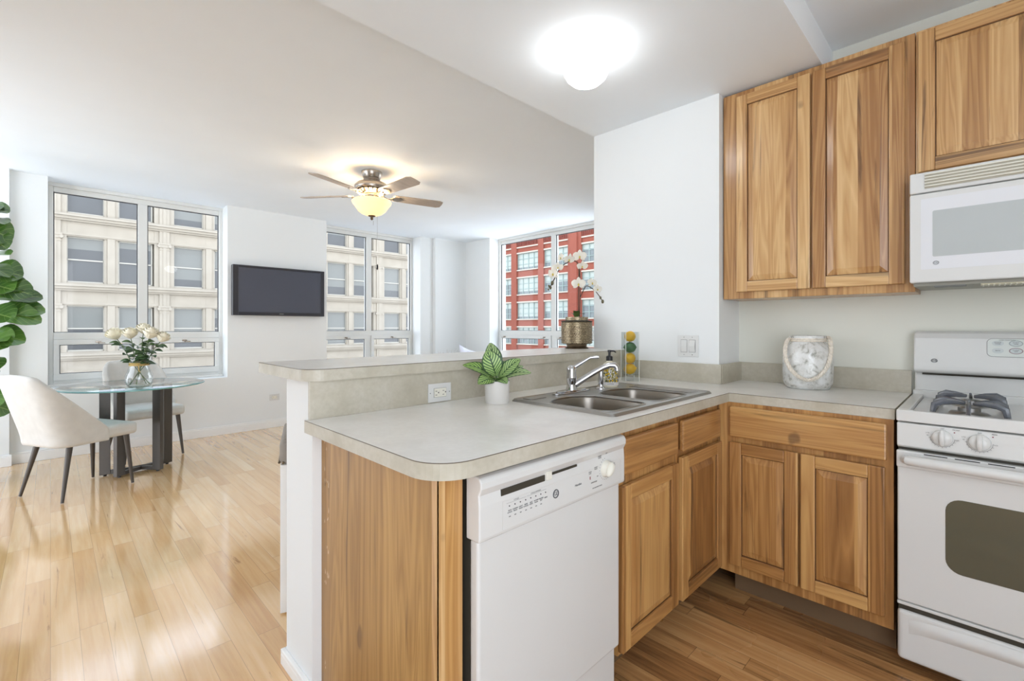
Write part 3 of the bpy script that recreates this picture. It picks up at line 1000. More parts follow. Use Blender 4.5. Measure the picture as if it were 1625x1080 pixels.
# control panel with scooped handle
cp = MB()
prof = [(0.05, 0.703), (0.002, 0.703), (0.0, 0.712), (0.0, 0.788), (0.002, 0.815), (-0.006, 0.832), (-0.006, 0.846), (0.0, 0.856), (0.012, 0.859), (0.05, 0.859)]
n = len(prof)
cp.add([(x, y, z) for x in (0, dwW) for y, z in prof], [tuple(range(n)), tuple(range(n, 2 * n))[::-1]] + [(i, (i + 1) % n, n + (i + 1) % n, n + i) for i in range(n)])
cpo = cp.build('control_panel', 'white', dw, bevel=0.004, bseg=3)
MB().box(0.070, 0.232, -.0008, 0.004, 0.799, 0.815).build('handle_slot', 'shadowgap', cpo)
MB().box(0.262, 0.372, -.0015, 0.004, 0.809, 0.815).build('handle_slot', 'shadowgap', cpo)
MB().box(0.236, 0.256, -.006, 0.004, 0.800, 0.822).build('latch', 'cream', cpo, bevel=0.002)
pr = MB()
for (x0, x1, z0, z1) in ((.075, .605, .7135, .7142), (.075, .605, .7835, .7842), (.075, .0757, .7135, .7842), (.6043, .605, .7135, .7842)):
    pr.box(x0, x1, -.0004, .001, z0, z1)
pr.build('printed_outline', simple('pale_print', srgb(205, 205, 200), .5), cpo)
for i in range(8):
    x = 0.098 + .0195 * i
    MB().lathe([(.0016, 0), (.0016, .0012)], (0, 0, 0), 10, T=Matrix.Translation((x, -.0002, .768)) @ Matrix.Rotation(R(90), 4, 'X')).build('indicator', 'black', cpo)
lb = MB()
lb.box(0.088, 0.158, -.0004, .0005, .7755, .7759).box(0.162, 0.238, -.0004, .0005, .7755, .7759)
lb.build('printed_line', 'ink', cpo)
text('lettering', 'CYCLES', .0052, (.123, -.0004, .7790), FY, 'ink', cpo)
text('lettering', 'CYCLE OPTIONS', .0052, (.196, -.0004, .7790), FY, 'ink', cpo)
words = ['POTS\n& PANS', 'NORMAL\nWASH', 'LIGHT\nWASH', 'RINSE\n& HOLD', 'HOT\nSTART', 'HI TEMP\nWASH', 'HEATED\nDRY', 'RESET']
for i, w_ in enumerate(words):
    text('lettering', w_, .0048, (.1 + .0195 * i, -.0004, .7540), FY, 'inkd', cpo)
    if i < 7:
        MB().box(.097 + .0195 * i, .103 + .0195 * i, -.0004, .0005, .7400, .7425).build('printed_mark', 'ink', cpo)


def logo(parent, loc, rot, r, mat='inkd', sx=1.0):
    m = MB()
    for (ra, rb_2) in ((1.0, .86), (.80, .74)):
        N = 28
        vs = []
        for q in (ra, rb_2):
            for y in (0, -.0006):
                vs += [(q * r * math.cos(2 * math.pi * i / N), q * r * math.sin(2 * math.pi * i / N), -y) for i in range(N)]
        fs = []
        for i in range(N):
            j = (i + 1) % N
            fs += [(N + i, N + j, 3 * N + j, 3 * N + i), (i, j, N + j, N + i), (2 * N + i, 3 * N + i, 3 * N + j, 2 * N + j)]
        m.add(vs, fs)
    o = m.build('logo', mat, parent, loc=loc, rot=rot); o.scale = (sx, 1, 1)
    t = text('lettering', 'GE', r * 1.15, (0, 0, .0004), (0, 0, 0), mat, o, sx=.9)
    return o


logo(cpo, (.278, -.0004, .753), FY, .0125)
text('lettering', 'Nautilus', .0095, (.380, -.0004, .754), FY, 'inkd', cpo)
kx, kz = .520, .771
kb = MB().lathe([(.026, 0), (.026, .004), (.023, .009), (.0215, .016)], (0, 0, 0), 28, T=Matrix.Translation((kx, 0, kz)) @ Matrix.Rotation(R(90), 4, 'X'))
kb.ball((0, 0, 0), .021, 0, (.62, .62, 1.15), 20, T=Matrix.Translation((kx, -.016, kz)) @ Matrix.Rotation(R(38), 4, 'Y'))
kb.build('dial', 'cream', cpo, smooth=True)
for i in range(14):
    a = R(100 + i * 16)
    MB().box(kx + .033 * math.cos(a) - .0008, kx + .033 * math.cos(a) + .0008, -.0004, .0004, kz + .033 * math.sin(a) - .0012, kz + .033 * math.sin(a) + .0012).build('dial_mark', 'ink', cpo)
for s_, dx, dz, sz in (('OFF', .004, .047, .006), ('POWER\nSCRUB', -.032, .042, .0052), ('SHORT\nWASH', -.052, .012, .0052), ('ON', -.044, -.014, .0052), ('SPEEDWASH', -.062, -.028, .0055), ('DRY\nONLY', .047, .004, .0052), ('PROGRAMMED WASH', -.045, -.046, .005)):
    text('lettering', s_, sz, (kx + dx, -.0004, kz + dz), FY, 'ink', cpo)
text('lettering', 'DOOR\nLOCK', .0048, (kx - .082, -.0004, kz + .004), FY, 'ink', cpo)
MB().box(kx - .0835, kx - .0805, -.0008, .001, kz - .016, kz - .007).build('indicator', 'red', cpo)

# ------------------------------------------------------------------ stove
SX, SYL = 2.16, 0.218
st = empty('stove', (SX, SYL, 0), RZ)      # local x -> world -Y, local y -> world +X
tag(st, 'white gas stove standing right of the base cabinets', 'stove')
sw = 0.76
MB().box(0.004, sw - .004, .04, .62, .03, .90).build('body', 'white', st)
ct = MB()
ct.box(0, sw, 0, .03, .878, .918)
ct.box(0, .035, .03, .615, .878, .918); ct.box(sw - .035, sw, .03, .615, .878, .918)
ct.box(.035, sw - .035, .03, .575, .878, .904)
ct.box(.035, sw - .035, .04, .07, .90, .908)
ct.box(0, sw, .575, .615, .878, .935)
ct.build('cooktop', 'white', st, bevel=0.008, bseg=3)
# back guard
bg = MB()
pf = [(.600, .92), (.600, 1.010), (.560, 1.016), (.545, 1.025), (.546, 1.045), (.566, 1.165), (.580, 1.186), (.600, 1.196), (.630, 1.196), (.630, .92)]
n = len(pf)
for x0, x1 in ((.004, sw - .004),):
    bg.add([(x, y, z) for x in (x0, x1) for y, z in pf], [tuple(range(n)), tuple(range(n, 2 * n))[::-1]] + [(i, (i + 1) % n, n + (i + 1) % n, n + i) for i in range(n)])
bgo = bg.build('backguard', 'white', st, bevel=0.008, bseg=3)
MB().box(.03, sw - .03, .590, .602, 1.004, 1.011).build('shadow_gap', 'shadowgap', bgo)
sl = math.atan2(.02, .12)
Tb = Matrix.Translation((0, .5455, 1.045)) @ Matrix.Rotation(-sl, 4, 'X')
def rrect(w, h, r, n=6):
    out = []
    for cx, cz, a0 in ((w - r, h - r, 0), (r, h - r, 90), (r, r, 180), (w - r, r, 270)):
        out += [(cx + r * math.cos(R(a0 + 90 * i / n)), cz + r * math.sin(R(a0 + 90 * i / n))) for i in range(n + 1)]
    return out
def rplate(mb, x, z, w, h, r, y0, y1, T=None, m=0):
    P_ = rrect(w, h, r)
    n = len(P_)
    mb.add([(x + a, y, z + b) for y in (y0, y1) for a, b in P_], [tuple(range(n)), tuple(range(n, 2 * n))[::-1]] + [(i, (i + 1) % n, n + (i + 1) % n, n + i) for i in range(n)], m, T)
kp = MB(); rplate(kp, .232, .050, .30, .072, .016, -.0012, .002, Tb)
kpo = kp.build('keypad', simple('keypad_grey', srgb(214, 220, 216), .35), bgo)
ol = MB(); rplate(ol, .2305, .0485, .303, .075, .017, -.0005, .002, Tb)
ol.build('keypad_outline', 'ink', bgo)
for i, (dx, dz, w_) in enumerate([(.262, .104, 'CLOCK\nTIMER'), (.312, .104, 'START\nTIME'), (.262, .074, 'BAKE'), (.312, .074, 'CLEAR\nOFF'), (.368, .074, 'TEMP')]):
    m = MB(); Q = Tb @ Matrix.Translation((dx, -.0012, dz)) @ Matrix.Rotation(R(90), 4, 'X')
    m.lathe([(.0195 if i in (1, 3) else .017, 0), (.0195 if i in (1, 3) else .017, .0008)], (0, 0, 0), 24, sy=.64, T=Q)
    m.build('key', simple('key_ring', srgb(150, 130, 134) if i == 3 else (srgb(160, 172, 172) if i == 1 else srgb(196, 206, 204)), .4), kpo)
    m2 = MB(); m2.lathe([(.0165, 0), (.0165, .0012)], (0, 0, 0), 24, sy=.6, T=Q); m2.build('key', simple('key_face', srgb(200, 208, 208), .4), kpo)
    q = Tb @ Vector((dx, -.0028, dz))
    text('lettering', w_, .006, q, (R(90) - sl, 0, 0), 'inkd', kpo)
q = Tb @ Vector((.288, -.0028, .1165)); text('lettering', 'OVEN CONTROLS', .0055, q, (R(90) - sl, 0, 0), 'inkd', kpo)
q = Tb @ Vector((.072, -.001, .024)); logo(bgo, q, (R(90) - sl, 0, 0), .0085, sx=1.25)
# grate + burner
gr = MB()
gx0, gx1, gy0, gy1 = .085, .285, .045, .53
gz = .906
gr.box(gx0, gx1, gy0, gy0 + .012, gz, gz + .008); gr.box(gx0, gx1, gy1 - .012, gy1, gz, gz + .008)
gr.box(gx0, gx0 + .012, gy0, gy1, gz, gz + .008); gr.box(gx1 - .012, gx1, gy0, gy1, gz, gz + .008)
cxm = (gx0 + gx1) / 2
for cy in (.165, .41):
    for sgn, xa in ((1, gx0), (-1, gx1)):
        for dy in (-.06, .05):
            gr.tube([(xa + .006 * sgn, cy + dy, gz), (xa + .012 * sgn, cy + dy, gz + .03), (xa + .03 * sgn, cy + dy * .9, gz + .04), (xa + .06 * sgn, cy + dy * .6, gz + .04), (cxm - .012 * sgn, cy + dy * .25, gz + .036)], [.008, .011, .011, .008, .005], 8)
    gr.tube([(cxm, gy0 if cy < .3 else gy1, gz), (cxm, cy - .07 if cy < .3 else cy + .07, gz + .03), (cxm, cy, gz + .045)], [.006, .006, .004], 8)
gr.box(cxm - .003, cxm + .003, .045, .53, gz + .002, gz + .010)
gr.build('grate', 'grate', st, smooth=True)
for cy in (.165, .41):
    MB().lathe([(.055, 0), (.05, .006), (.03, .01), (.03, .022), (.026, .026)], (cxm, cy, .904), 28).build('burner', 'steel', st, smooth=True)
pf = MB()
pfp = [(.0, .792), (.0, .872), (.035, .876), (.035, .785), (.012, .785)]
n = len(pfp)
pf.add([(x, y, z) for x in (0.002, sw - .002) for y, z in pfp], [tuple(range(n)), tuple(range(n, 2 * n))[::-1]] + [(i, (i + 1) % n, n + (i + 1) % n, n + i) for i in range(n)])
cpn = pf.build('control_panel', 'white', st, bevel=0.003)
for i, kxx in enumerate((.122, .212, .548, .638)):
    T_ = Matrix.Translation((kxx, 0, .836)) @ Matrix.Rotation(R(90), 4, 'X')
    kb = MB().lathe([(.026, 0), (.027, .003), (.026, .012), (.022, .018), (.012, .021)], (0, 0, 0), 28, T=T_)
    kb.tube([(kxx, -.021, .836 - .022), (kxx, -.028, .836 - .010), (kxx, -.028, .836 + .014), (kxx, -.020, .836 + .025)], [.006, .0075, .0075, .006], 10)
    kb.build('knob', 'white', cpn, smooth=True)
    tk = MB()
    for j in range(11):
        a = R(185 + j * 17)
        tk.box(-.0004, .0004, -.0008, .0002, .0315, .0345, T=Matrix.Translation((kxx, 0, .836)) @ Matrix.Rotation(-a + R(90), 4, 'Y'))
    N = 30
    vs = []
    for q_ in (.0302, .0310):
        for j in range(N + 1):
            a = R(180 + j * 180 / N); vs.append((kxx + q_ * math.cos(a), -.0006, .836 + q_ * math.sin(a)))
    tk.add(vs, [(j, j + 1, N + 2 + j, N + 1 + j) for j in range(N)])
    tk.build('dial_marks', 'inkd', cpn)
    text('lettering', 'OFF', .0055, (kxx, -.0006, .8665), FY, 'inkd', cpn)
    text('lettering', 'LITE', .0055, (kxx - .038, -.0006, .848), FY, 'ink', cpn)
    text('lettering', 'HI', .005, (kxx - .038, -.0006, .8395), FY, 'inkd', cpn)
    text('lettering', 'LO', .005, (kxx + .038, -.0006, .8325), FY, 'inkd', cpn)
    text('lettering', 'FRONT' if i in (0, 3) else 'REAR', .0055, (kxx + .034, -.0006, .8665), FY, 'inkd', cpn)
    MB().lathe([(.002, 0), (.002, .0008)], (0, 0, 0), 10, T=Matrix.Translation((kxx + .030, 0, .858)) @ Matrix.Rotation(R(90), 4, 'X')).build('burner_dot', 'red', cpn)
od = MB().box(.003, sw - .003, 0.0, .04, .238, .775)
odo = od.build('oven_door', 'white', st, bevel=0.006, bseg=3)
MB().box(0.004, sw - .004, .02, .045, .775, .788).build('shadow_gap', 'shadowgap', st)
MB().box(.001, sw - .001, -.006, .01, .715, .775).build('handle_rail', 'white', odo, bevel=0.004)
hd = MB()
hd.tube([(.028, -.008, .745), (.036, -.032, .748), (.07, -.042, .750), (.2, -.046, .751), (.56, -.046, .751), (.69, -.042, .750), (.724, -.032, .748), (.732, -.008, .745)], [.016, .017, .017, .017, .017, .017, .017, .016], 14)
hd.build('handle', 'white', odo, smooth=True)
for i in range(8):
    MB().box(.075 + i * .078, .135 + i * .078, -.0065, 0.0, .7695, .7725).build('vent_slot', 'black', odo)
gw = MB(); rplate(gw, .130, .385, .50, .250, .042, -.0015, .005)
gw.build('oven_window', 'ovenglass', odo)
dr = MB().box(.003, sw - .003, -.004, .04, .03, .208)
dro = dr.build('drawer', 'white', st, bevel=0.014, bseg=4)
dp = MB()
dp.grid(lambda u, v: (.035 + u * (sw - .07), -.0045 - .012 * math.sin(math.pi * v) * (math.sin(math.pi * min(1, max(0, u))) ** .4), .150 + v * .048 - .02 * (1 - math.sin(math.pi * u) ** .5)), 24, 8)
dp.build('pull_ridge', 'white', dro, smooth=True)
MB().box(.006, sw - .006, .004, .04, .208, .226).build('shadow_gap', 'shadowgap', st)
MB().box(.003, sw - .003, -.003, .03, .226, .236).build('trim_strip', 'white', st, bevel=.002)

# ------------------------------------------------------------------ microwave
mw = empty('microwave', (2.43, 0.204, 1.388), RZ)
tag(mw, 'white over-the-range microwave fixed under the short cabinet', 'microwave')
mh = 0.432
MB().box(0, .76, .03, .36, 0, mh).build('body', 'white', mw, bevel=0.004)
vg = MB()
vg.box(0, .76, .002, .03, .352, mh)
vgo = vg.build('vent_grille', 'white', mw, bevel=0.006, bseg=3)
for i in range(5):
    z = .366 + i * .0115
    MB().box(.045, .72, -.0008, .004, z, z + .0062).build('louvre_gap', simple('louvre_shade', srgb(176, 172, 156), .6), vgo)
    MB().box(.045, .72, -.006, .002, z + .0062, z + .0105).build('louvre', 'cream', vgo)
MB().box(.0, .60, .0, .03, .0, .348).build('door', 'white', mw, bevel=0.006, bseg=3)
MB().box(.602, .76, .0, .03, .0, .348).build('control_panel', 'white', mw, bevel=0.006)
g1 = MB(); rplate(g1, .034, .05, .53, .276, .004, -.0012, .002)
g1o = g1.build('door_glass', 'mwdoor', mw)
g2 = MB(); rplate(g2, .068, .098, .46, .178, .006, -.0018, .002)
g2.build('viewing_window', 'mwglass', g1o)
logo(g1o, (.078, -.0014, .074), FY, .0075, 'ink', sx=1.2)
un = MB().box(.01, .75, .03, .34, -.012, 0.0)
uno = un.build('underside', simple('grey_underside', srgb(150, 150, 140), .5), mw)
MB().box(.07, .16, .035, .12, -.016, -.012).build('filter', 'ink', uno)
MB().box(.20, .46, .035, .13, -.0155, -.012).build('lamp_lens', simple('ribbed_lens', srgb(206, 200, 170), .3), uno)
for i in range(18):
    MB().box(.205 + i * .0142, .209 + i * .0142, .035, .13, -.018, -.0155).build('lens_rib', 'cream', uno)

# ------------------------------------------------------------------ sink, faucet, sprayer
snk = empty('sink', (0, 0, 0.9145))
tag(snk, 'double-bowl stainless steel sink set in the peninsula countertop', 'sink')
S0, S1, T0, T1 = 1.328, 2.130, 0.862, 1.346
bowlA = [(1.362, 1.636, .905, 1.215)]
bowlB = [(1.690, 1.985, .905, 1.215)]
def rr2(x0, x1, y0, y1, r, n=6):
    return [(x0 + a, y0 + b) for a, b in rrect(x1 - x0, y1 - y0, r, n)]
def dshape(x0, x1, y0, y1):
    """bowl outline: straight front and bowed back"""
    r = .05
    pts = arc(x0 + r, y0 + r, r, 180, 270, 5) + arc(x1 - r, y0 + r, r, 270, 360, 5)
    n = 16
    for i in range(n + 1):
        t_ = i / n
        x = x1 - (x1 - x0) * t_
        y = y1 - .07 + .07 * math.sin(math.pi * t_) ** .6
        pts.append((x, y))
    return pts
bm = bmesh.new()
outer = rr2(S0, S1, T0, T1, .02)
A_ = dshape(1.362, 1.640, .900, 1.225); B_ = dshape(1.690, 1.985, .900, 1.225)
es = []; loops = []
for loop in (outer, A_, B_):
    vs = [bm.verts.new((x, y, .006)) for x, y in loop]; loops.append(vs)
    es += [bm.edges.new((vs[i], vs[(i + 1) % len(vs)])) for i in range(len(vs))]
bmesh.ops.triangle_fill(bm, use_beauty=True, edges=es)
lo = [bm.verts.new((x, y, -.0003)) for x, y in rr2(S0 - .004, S1 + .004, T0 - .004, T1 + .004, .022)]
for i in range(len(lo)):
    j = (i + 1) % len(lo); bm.faces.new((loops[0][i], loops[0][j], lo[j], lo[i]))
for L_ in (loops[1], loops[2]):
    cx = sum(v.co.x for v in L_) / len(L_); cy = sum(v.co.y for v in L_) / len(L_)
    prevr = L_
    for (sc_, dz) in ((.985, -.008), (.95, -.03), (.92, -.12), (.86, -.155), (.70, -.165), (.2, -.17)):
        ring = [bm.verts.new((cx + (v.co.x - cx) * sc_, cy + (v.co.y - cy) * sc_, .006 + dz)) for v in L_]
        for i in range(len(L_)):
            j = (i + 1) % len(L_)
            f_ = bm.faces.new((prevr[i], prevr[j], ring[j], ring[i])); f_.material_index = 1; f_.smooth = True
        prevr = ring
    f_ = bm.faces.new(prevr); f_.material_index = 1
bmesh.ops.recalc_face_normals(bm, faces=bm.faces)
me = bpy.data.meshes.new('basin'); bm.to_mesh(me); bm.free()
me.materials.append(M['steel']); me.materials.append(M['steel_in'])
bo_ = bpy.data.objects.new('basin', me); C.objects.link(bo_); bo_.parent = snk
rim = MB()
P_ = rr2(S0 + .004, S1 - .004, T0 + .004, T1 - .004, .02); P_.append(P_[0])
rim.tube([(x, y, .0065) for x, y in P_], .0035, 6)
for L_ in (A_, B_):
    P_ = L_ + [L_[0]]; rim.tube([(x, y, .0062) for x, y in P_], .003, 6)
rim.build('rolled_rim', 'steel', snk, smooth=True)
dg = MB()
for i in range(4):
    x = 2.02 + i * .024
    dg.tube([(x, .91, .006), (x, .93, .0085), (x, 1.20, .0085), (x, 1.22, .006)], .0035, 6)
dg.build('drainboard_ridges', 'steel', snk, smooth=True)
hc = MB(); hc.prism(rr2(1.37, 1.47, 1.275, 1.325, .01), .006, .009)
hc.build('tap_hole_cover', 'steel', snk, bevel=.001)
for bx_ in (1.50, 1.84):
    MB().lathe([(.035, 0), (.04, .002), (.012, .003)], (bx_, 1.06, -.165), 24).build('drain', 'chrome', snk)

fc = empty('faucet', (1.665, 1.300, 0.9205))
tag(fc, 'chrome single-lever faucet with a long spout, mounted on the sink', 'faucet')
dpl = MB()
N = 24
pl_ = [(.128 * math.copysign(abs(math.cos(2 * math.pi * i / N)) ** .7, math.cos(2 * math.pi * i / N)), .030 * math.copysign(abs(math.sin(2 * math.pi * i / N)) ** .8, math.sin(2 * math.pi * i / N))) for i in range(N)]
dpl.prism(pl_, 0, .007)
dpl.prism([(a * .8, b * .8) for a, b in pl_], .007, .012)
dpl.build('deck_plate', 'chrome', fc, bevel=.003)
MB().lathe([(.026, .012), (.024, .02), (.022, .03), (.0225, .06), (.0235, .062), (.0235, .068), (.021, .085), (.022, .10), (.02, .112), (.012, .120), (.002, .122)], (0, 0, 0), 28).build('valve_body', 'chrome', fc, smooth=True)
MB().tube([(.012, -.012, .035), (.03, -.03, .052), (.07, -.07, .088), (.10, -.10, .112), (.118, -.120, .122), (.136, -.138, .122), (.142, -.144, .112), (.143, -.145, .098)], [.015, .014, .013, .012, .012, .0125, .013, .013], 14).build('spout', 'chrome', fc, smooth=True)
MB().tube([(.004, -.004, .108), (.025, -.022, .125), (.055, -.050, .150), (.062, -.058, .156), (.088, -.084, .158)], [.010, .009, .006, .006, .007], 10).build('lever', 'chrome', fc, smooth=True)
sp = empty('side_sprayer', (1.856, 1.275, 0.9205))
tag(sp, 'small chrome side sprayer standing right of the faucet', 'sprayer')
MB().lathe([(.026, 0), (.025, .005), (.015, .012), (.013, .022)], (0, 0, 0), 24).build('base', 'chrome', sp, smooth=True)
MB().lathe([(.012, .02), (.014, .04), (.012, .065), (.014, .09), (.012, .098)], (0, 0, 0), 20).tube([(-.004, .0, .092), (.012, -.01, .100), (.03, -.024, .104)], [.013, .013, .010], 12).build('spray_head', 'chrome', sp, smooth=True)

# ------------------------------------------------------------------ things on the counter
so = empty('soap_bottle', (1.955, 1.292, 0.9205))
tag(so, 'lemon-patterned soap pump bottle standing on the rear of the sink', 'soap bottle')
MB().lathe([(.040, 0), (.043, .004), (.043, .012), (.0425, .09), (.039, .102), (.028, .114), (.016, .122), (.014, .130)], (0, 0, 0), 32).build('bottle', 'sbody', so, smooth=True)
MB().lathe([(.0434, .026), (.0434, .094)], (0, 0, 0), 32, close=False).build('label_wrap', 'slabel', so, recalc=False)
MB().lathe([(.0438, .010), (.0438, .026)], (0, 0, 0), 32, close=False).build('label_band', 'pot', so, recalc=False)
text('lettering', "LEMON", .009, (-.0335, -.0295, .018), (R(90), 0, R(-48)), 'inkd', so)
MB().lathe([(.016, .128), (.016, .148), (.011, .152), (.006, .153), (.006, .168), (.009, .170), (.009, .180), (.002, .181)], (0, 0, 0), 20).tube([(0, 0, .176), (.018, -.014, .175), (.026, -.020, .168)], [.004, .004, .003], 8).build('pump', 'black', so, smooth=True)

ac = empty('acrylic_vase', (2.30, 1.385, Z1), R(50.8))
tag(ac, 'tall clear square vase holding three lemons and a lime, beside the soap', 'vase')
b = MB(); w_ = .038
b.box(-w_, w_, -w_, w_, 0, .034)
b.box(-w_, w_, -w_, -w_ + .003, .034, .272); b.box(-w_, w_, w_ - .003, w_, .034, .272)
b.box(-w_, -w_ + .003, -w_ + .003, w_ - .003, .034, .272); b.box(w_ - .003, w_, -w_ + .003, w_ - .003, .034, .272)
b.build('vase_body', 'acryl', ac)
for sx_ in (-1, 1):
    for sy_ in (-1, 1):
        MB().box(sx_ * w_ - .0012, sx_ * w_ + .0012, sy_ * w_ - .0012, sy_ * w_ + .0012, 0.0, .272).build('edge_glint', 'acedge', ac)  # pale strips imitate the bright glint along the clear edges


def fruit(name, z, mat, lab, rot, grp=None):
    prof = []
    for i in range(13):
        a = math.pi * i / 12
        r_ = math.sin(a) * .0300
        zz = -math.cos(a) * .033
        if i in (0, 12): r_ = .0015; zz *= 1.12
        elif i in (1, 11): r_ *= .85; zz *= 1.03
        prof.append((r_, zz))
    o = MB().lathe(prof, (0, 0, 0), 24).build(name, mat, None, loc=(2.30, 1.385, z), rot=rot, smooth=True)
    tag(o, lab, name, grp)
    return o
fruit('lemon', .980, 'lemon', 'yellow lemon at the bottom of the clear square vase', (R(80), 0, R(30)), 'fruit stacked in the clear vase')
fruit('lemon', 1.040, 'lemon', 'yellow lemon just below the lime in the clear square vase', (R(95), 0, R(100)), 'fruit stacked in the clear vase')
fruit('lime', 1.100, 'lime', 'green lime between the lemons in the clear square vase', (R(90), 0, R(40)), 'fruit stacked in the clear vase')
fruit('lemon', 1.161, 'lemon', 'yellow lemon on top of the stack in the clear square vase', (R(75), 0, R(-20)), 'fruit stacked in the clear vase')

RV = Vector((.7105, -.7037, 0)); FV = Vector((.7037, .7105, 0))
pp = empty('potted_plant', (1.260, 1.356, Z1))
tag(pp, 'small striped green leafy plant in a white pot beside the sink', 'potted plant')
MB().lathe([(.0455, 0), (.0475, .003), (.0500, .088), (.0465, .088), (.0460, .075), (.002, .074)], (0, 0, 0), 36).build('pot', 'pot', pp, smooth=True)
MB().lathe([(.046, .074), (.03, .079), (.002, .081)], (0, 0, 0), 24).build('soil', 'soil', pp, smooth=True)


def leaf(mb, base, tip, width, bend=0.3, nrm=Vector((0, 0, 1)), cup=.15, shape=None, nu=12, nv=6, wave=0.0):
    base, tip = Vector(base), Vector(tip)
    d = tip - base; L = d.length; dn = d.normalized()
    side = dn.cross(nrm)
    if side.length < 1e-3: side = dn.cross(Vector((1, 0, 0)))
    side.normalize(); nn = side.cross(dn).normalized()
    shape = shape or (lambda u: math.sin(math.pi * min(1, u * .97 + .015)) ** .75)
    def fn(u, v):
        w2 = (v - .5) * width * shape(u)
        p = base + d * u + side * w2 + nn * (bend * L * math.sin(math.pi * u) * .5 + cup * abs(w2) * 1.2 + wave * math.sin(u * 20 + v * 3) * abs(v - .5))
        return tuple(p)
    mb.grid(fn, nu, nv)


LV = [(-.137, .01, .148, .045, 'b'), (-.110, .05, .130, .036, 'a'), (-.040, -.01, .208, .066, 'a'), (-.028, .02, .236, .054, 'b'),
      (-.072, -.055, .080, .055, 'a'), (.040, -.060, .082, .038, 'b'), (.092, .0, .172, .044, 'a'), (.135, -.01, .118, .042, 'a'),
      (.105, .05, .140, .034, 'b'), (.0, -.03, .10, .05, 'a'), (-.02, .07, .17, .05, 'a'), (.05, .07, .16, .04, 'b')]
for (r_, f_, z_, w_, k_) in LV:
    m = MB()
    tip = RV * r_ + FV * f_ + Vector((0, 0, z_))
    st0 = RV * (r_ * .12) + FV * (f_ * .12) + Vector((0, 0, .09 + (z_ - .09) * .12))
    nrm = Vector((0, 0, 1)) - FV * (1.6 if z_ > .17 else .7)
    leaf(m, st0, tip, w_ * 1.3, .3, nrm)
    m.tube([(0, 0, .078), tuple(st0)], .002, 6)
    m.build('leaf', 'cal', pp, smooth=True, recalc=False)

jr = empty('glass_jar', (2.648, .606, Z1))
tag(jr, 'silvery mercury-glass jar with a white rope handle, by the kitchen wall', 'jar')
MB().lathe([(.084, 0), (.092, .004), (.104, .03), (.107, .08), (.107, .15), (.100, .19), (.086, .215), (.076, .224), (.074, .232), (.078, .240), (.078, .256), (.072, .258), (.070, .236), (.08, .21), (.09, .18), (.02, .03)], (0, 0, 0), 40).build('jar_body', 'mercury', jr, smooth=True)
MB().lathe([(.0765, .228), (.079, .230), (.079, .236), (.0765, .238), (.079, .240), (.079, .244), (.0765, .246)], (0, 0, 0), 40, close=False).build('neck_cord', 'rope', jr, smooth=True)
pts = []
Rj = Vector((.52, -.855, 0)); Fj = Vector((-.855, -.52, 0))      # along the image / towards the room
ctrl = [(-.078, .0, .240), (-.096, .02, .232), (-.112, .045, .19), (-.112, .062, .14), (-.094, .085, .09), (-.064, .103, .060), (-.030, .112, .050), (.006, .113, .066), (.038, .109, .10), (.060, .098, .145), (.074, .075, .20), (.080, .04, .245), (.078, .0, .245)]
def cat(P, n=6):
    out = []
    P = [Vector(p) for p in P]
    for i in range(len(P) - 1):
        p0, p1, p2, p3 = P[max(i - 1, 0)], P[i], P[i + 1], P[min(i + 2, len(P) - 1)]
        for j in range(n):
            t_ = j / n
            out.append(.5 * ((2 * p1) + (p2 - p0) * t_ + (2 * p0 - 5 * p1 + 4 * p2 - p3) * t_ ** 2 + (3 * p1 - p0 - 3 * p2 + p3) * t_ ** 3))
    out.append(P[-1])
    return out
cps = cat([Rj * a + Fj * b_ + Vector((0, 0, z)) for a, b_, z in ctrl], 8)
rp = MB()
for ph in range(3):
    q = []
    for i, p in enumerate(cps):
        a = i * .9 + ph * 2.094
        q.append(p + Rj * (.0042 * math.cos(a)) + Fj * (.003 * math.sin(a)) + Vector((0, 0, .003 * math.sin(a))))
    rp.tube(q, .0062, 6)
rp.build('rope_handle', 'rope', jr, smooth=True)

# ------------------------------------------------------------------ switch and outlets
swp = empty('light_switch', (XP, 1.144, 1.109), RZ)
tag(swp, 'white double rocker light switch plate on the partition wall', 'light switch')
MB().box(-.059, .059, -.006, 0, -.059, .059).build('cover_plate', 'white', swp, bevel=.002)
for x in (-.0235, .0235):
    MB().box(x - .018, x + .018, -.0064, -.004, -.035, .035).build('switch_surround', 'ink', swp)
    MB().add([(x - .0165, -.0070 , -.033), (x + .0165, -.0070, -.033), (x + .0165, -.0085 if x < 0 else -.0115, .0), (x - .0165, -.0085 if x < 0 else -.0115, .0), (x + .0165, -.007, .033), (x - .0165, -.007, .033)], [(0, 1, 2, 3), (3, 2, 4, 5)]).build('rocker', 'white', swp, recalc=False)
    for z in (-.048, .048):
        MB().lathe([(.0025, 0), (.002, .001)], (0, 0, 0), 10, T=Matrix.Translation((x, -.006, z)) @ Matrix.Rotation(R(90), 4, 'X')).build('screw', 'black' if (x > 0 and z < 0) else 'ink', swp)


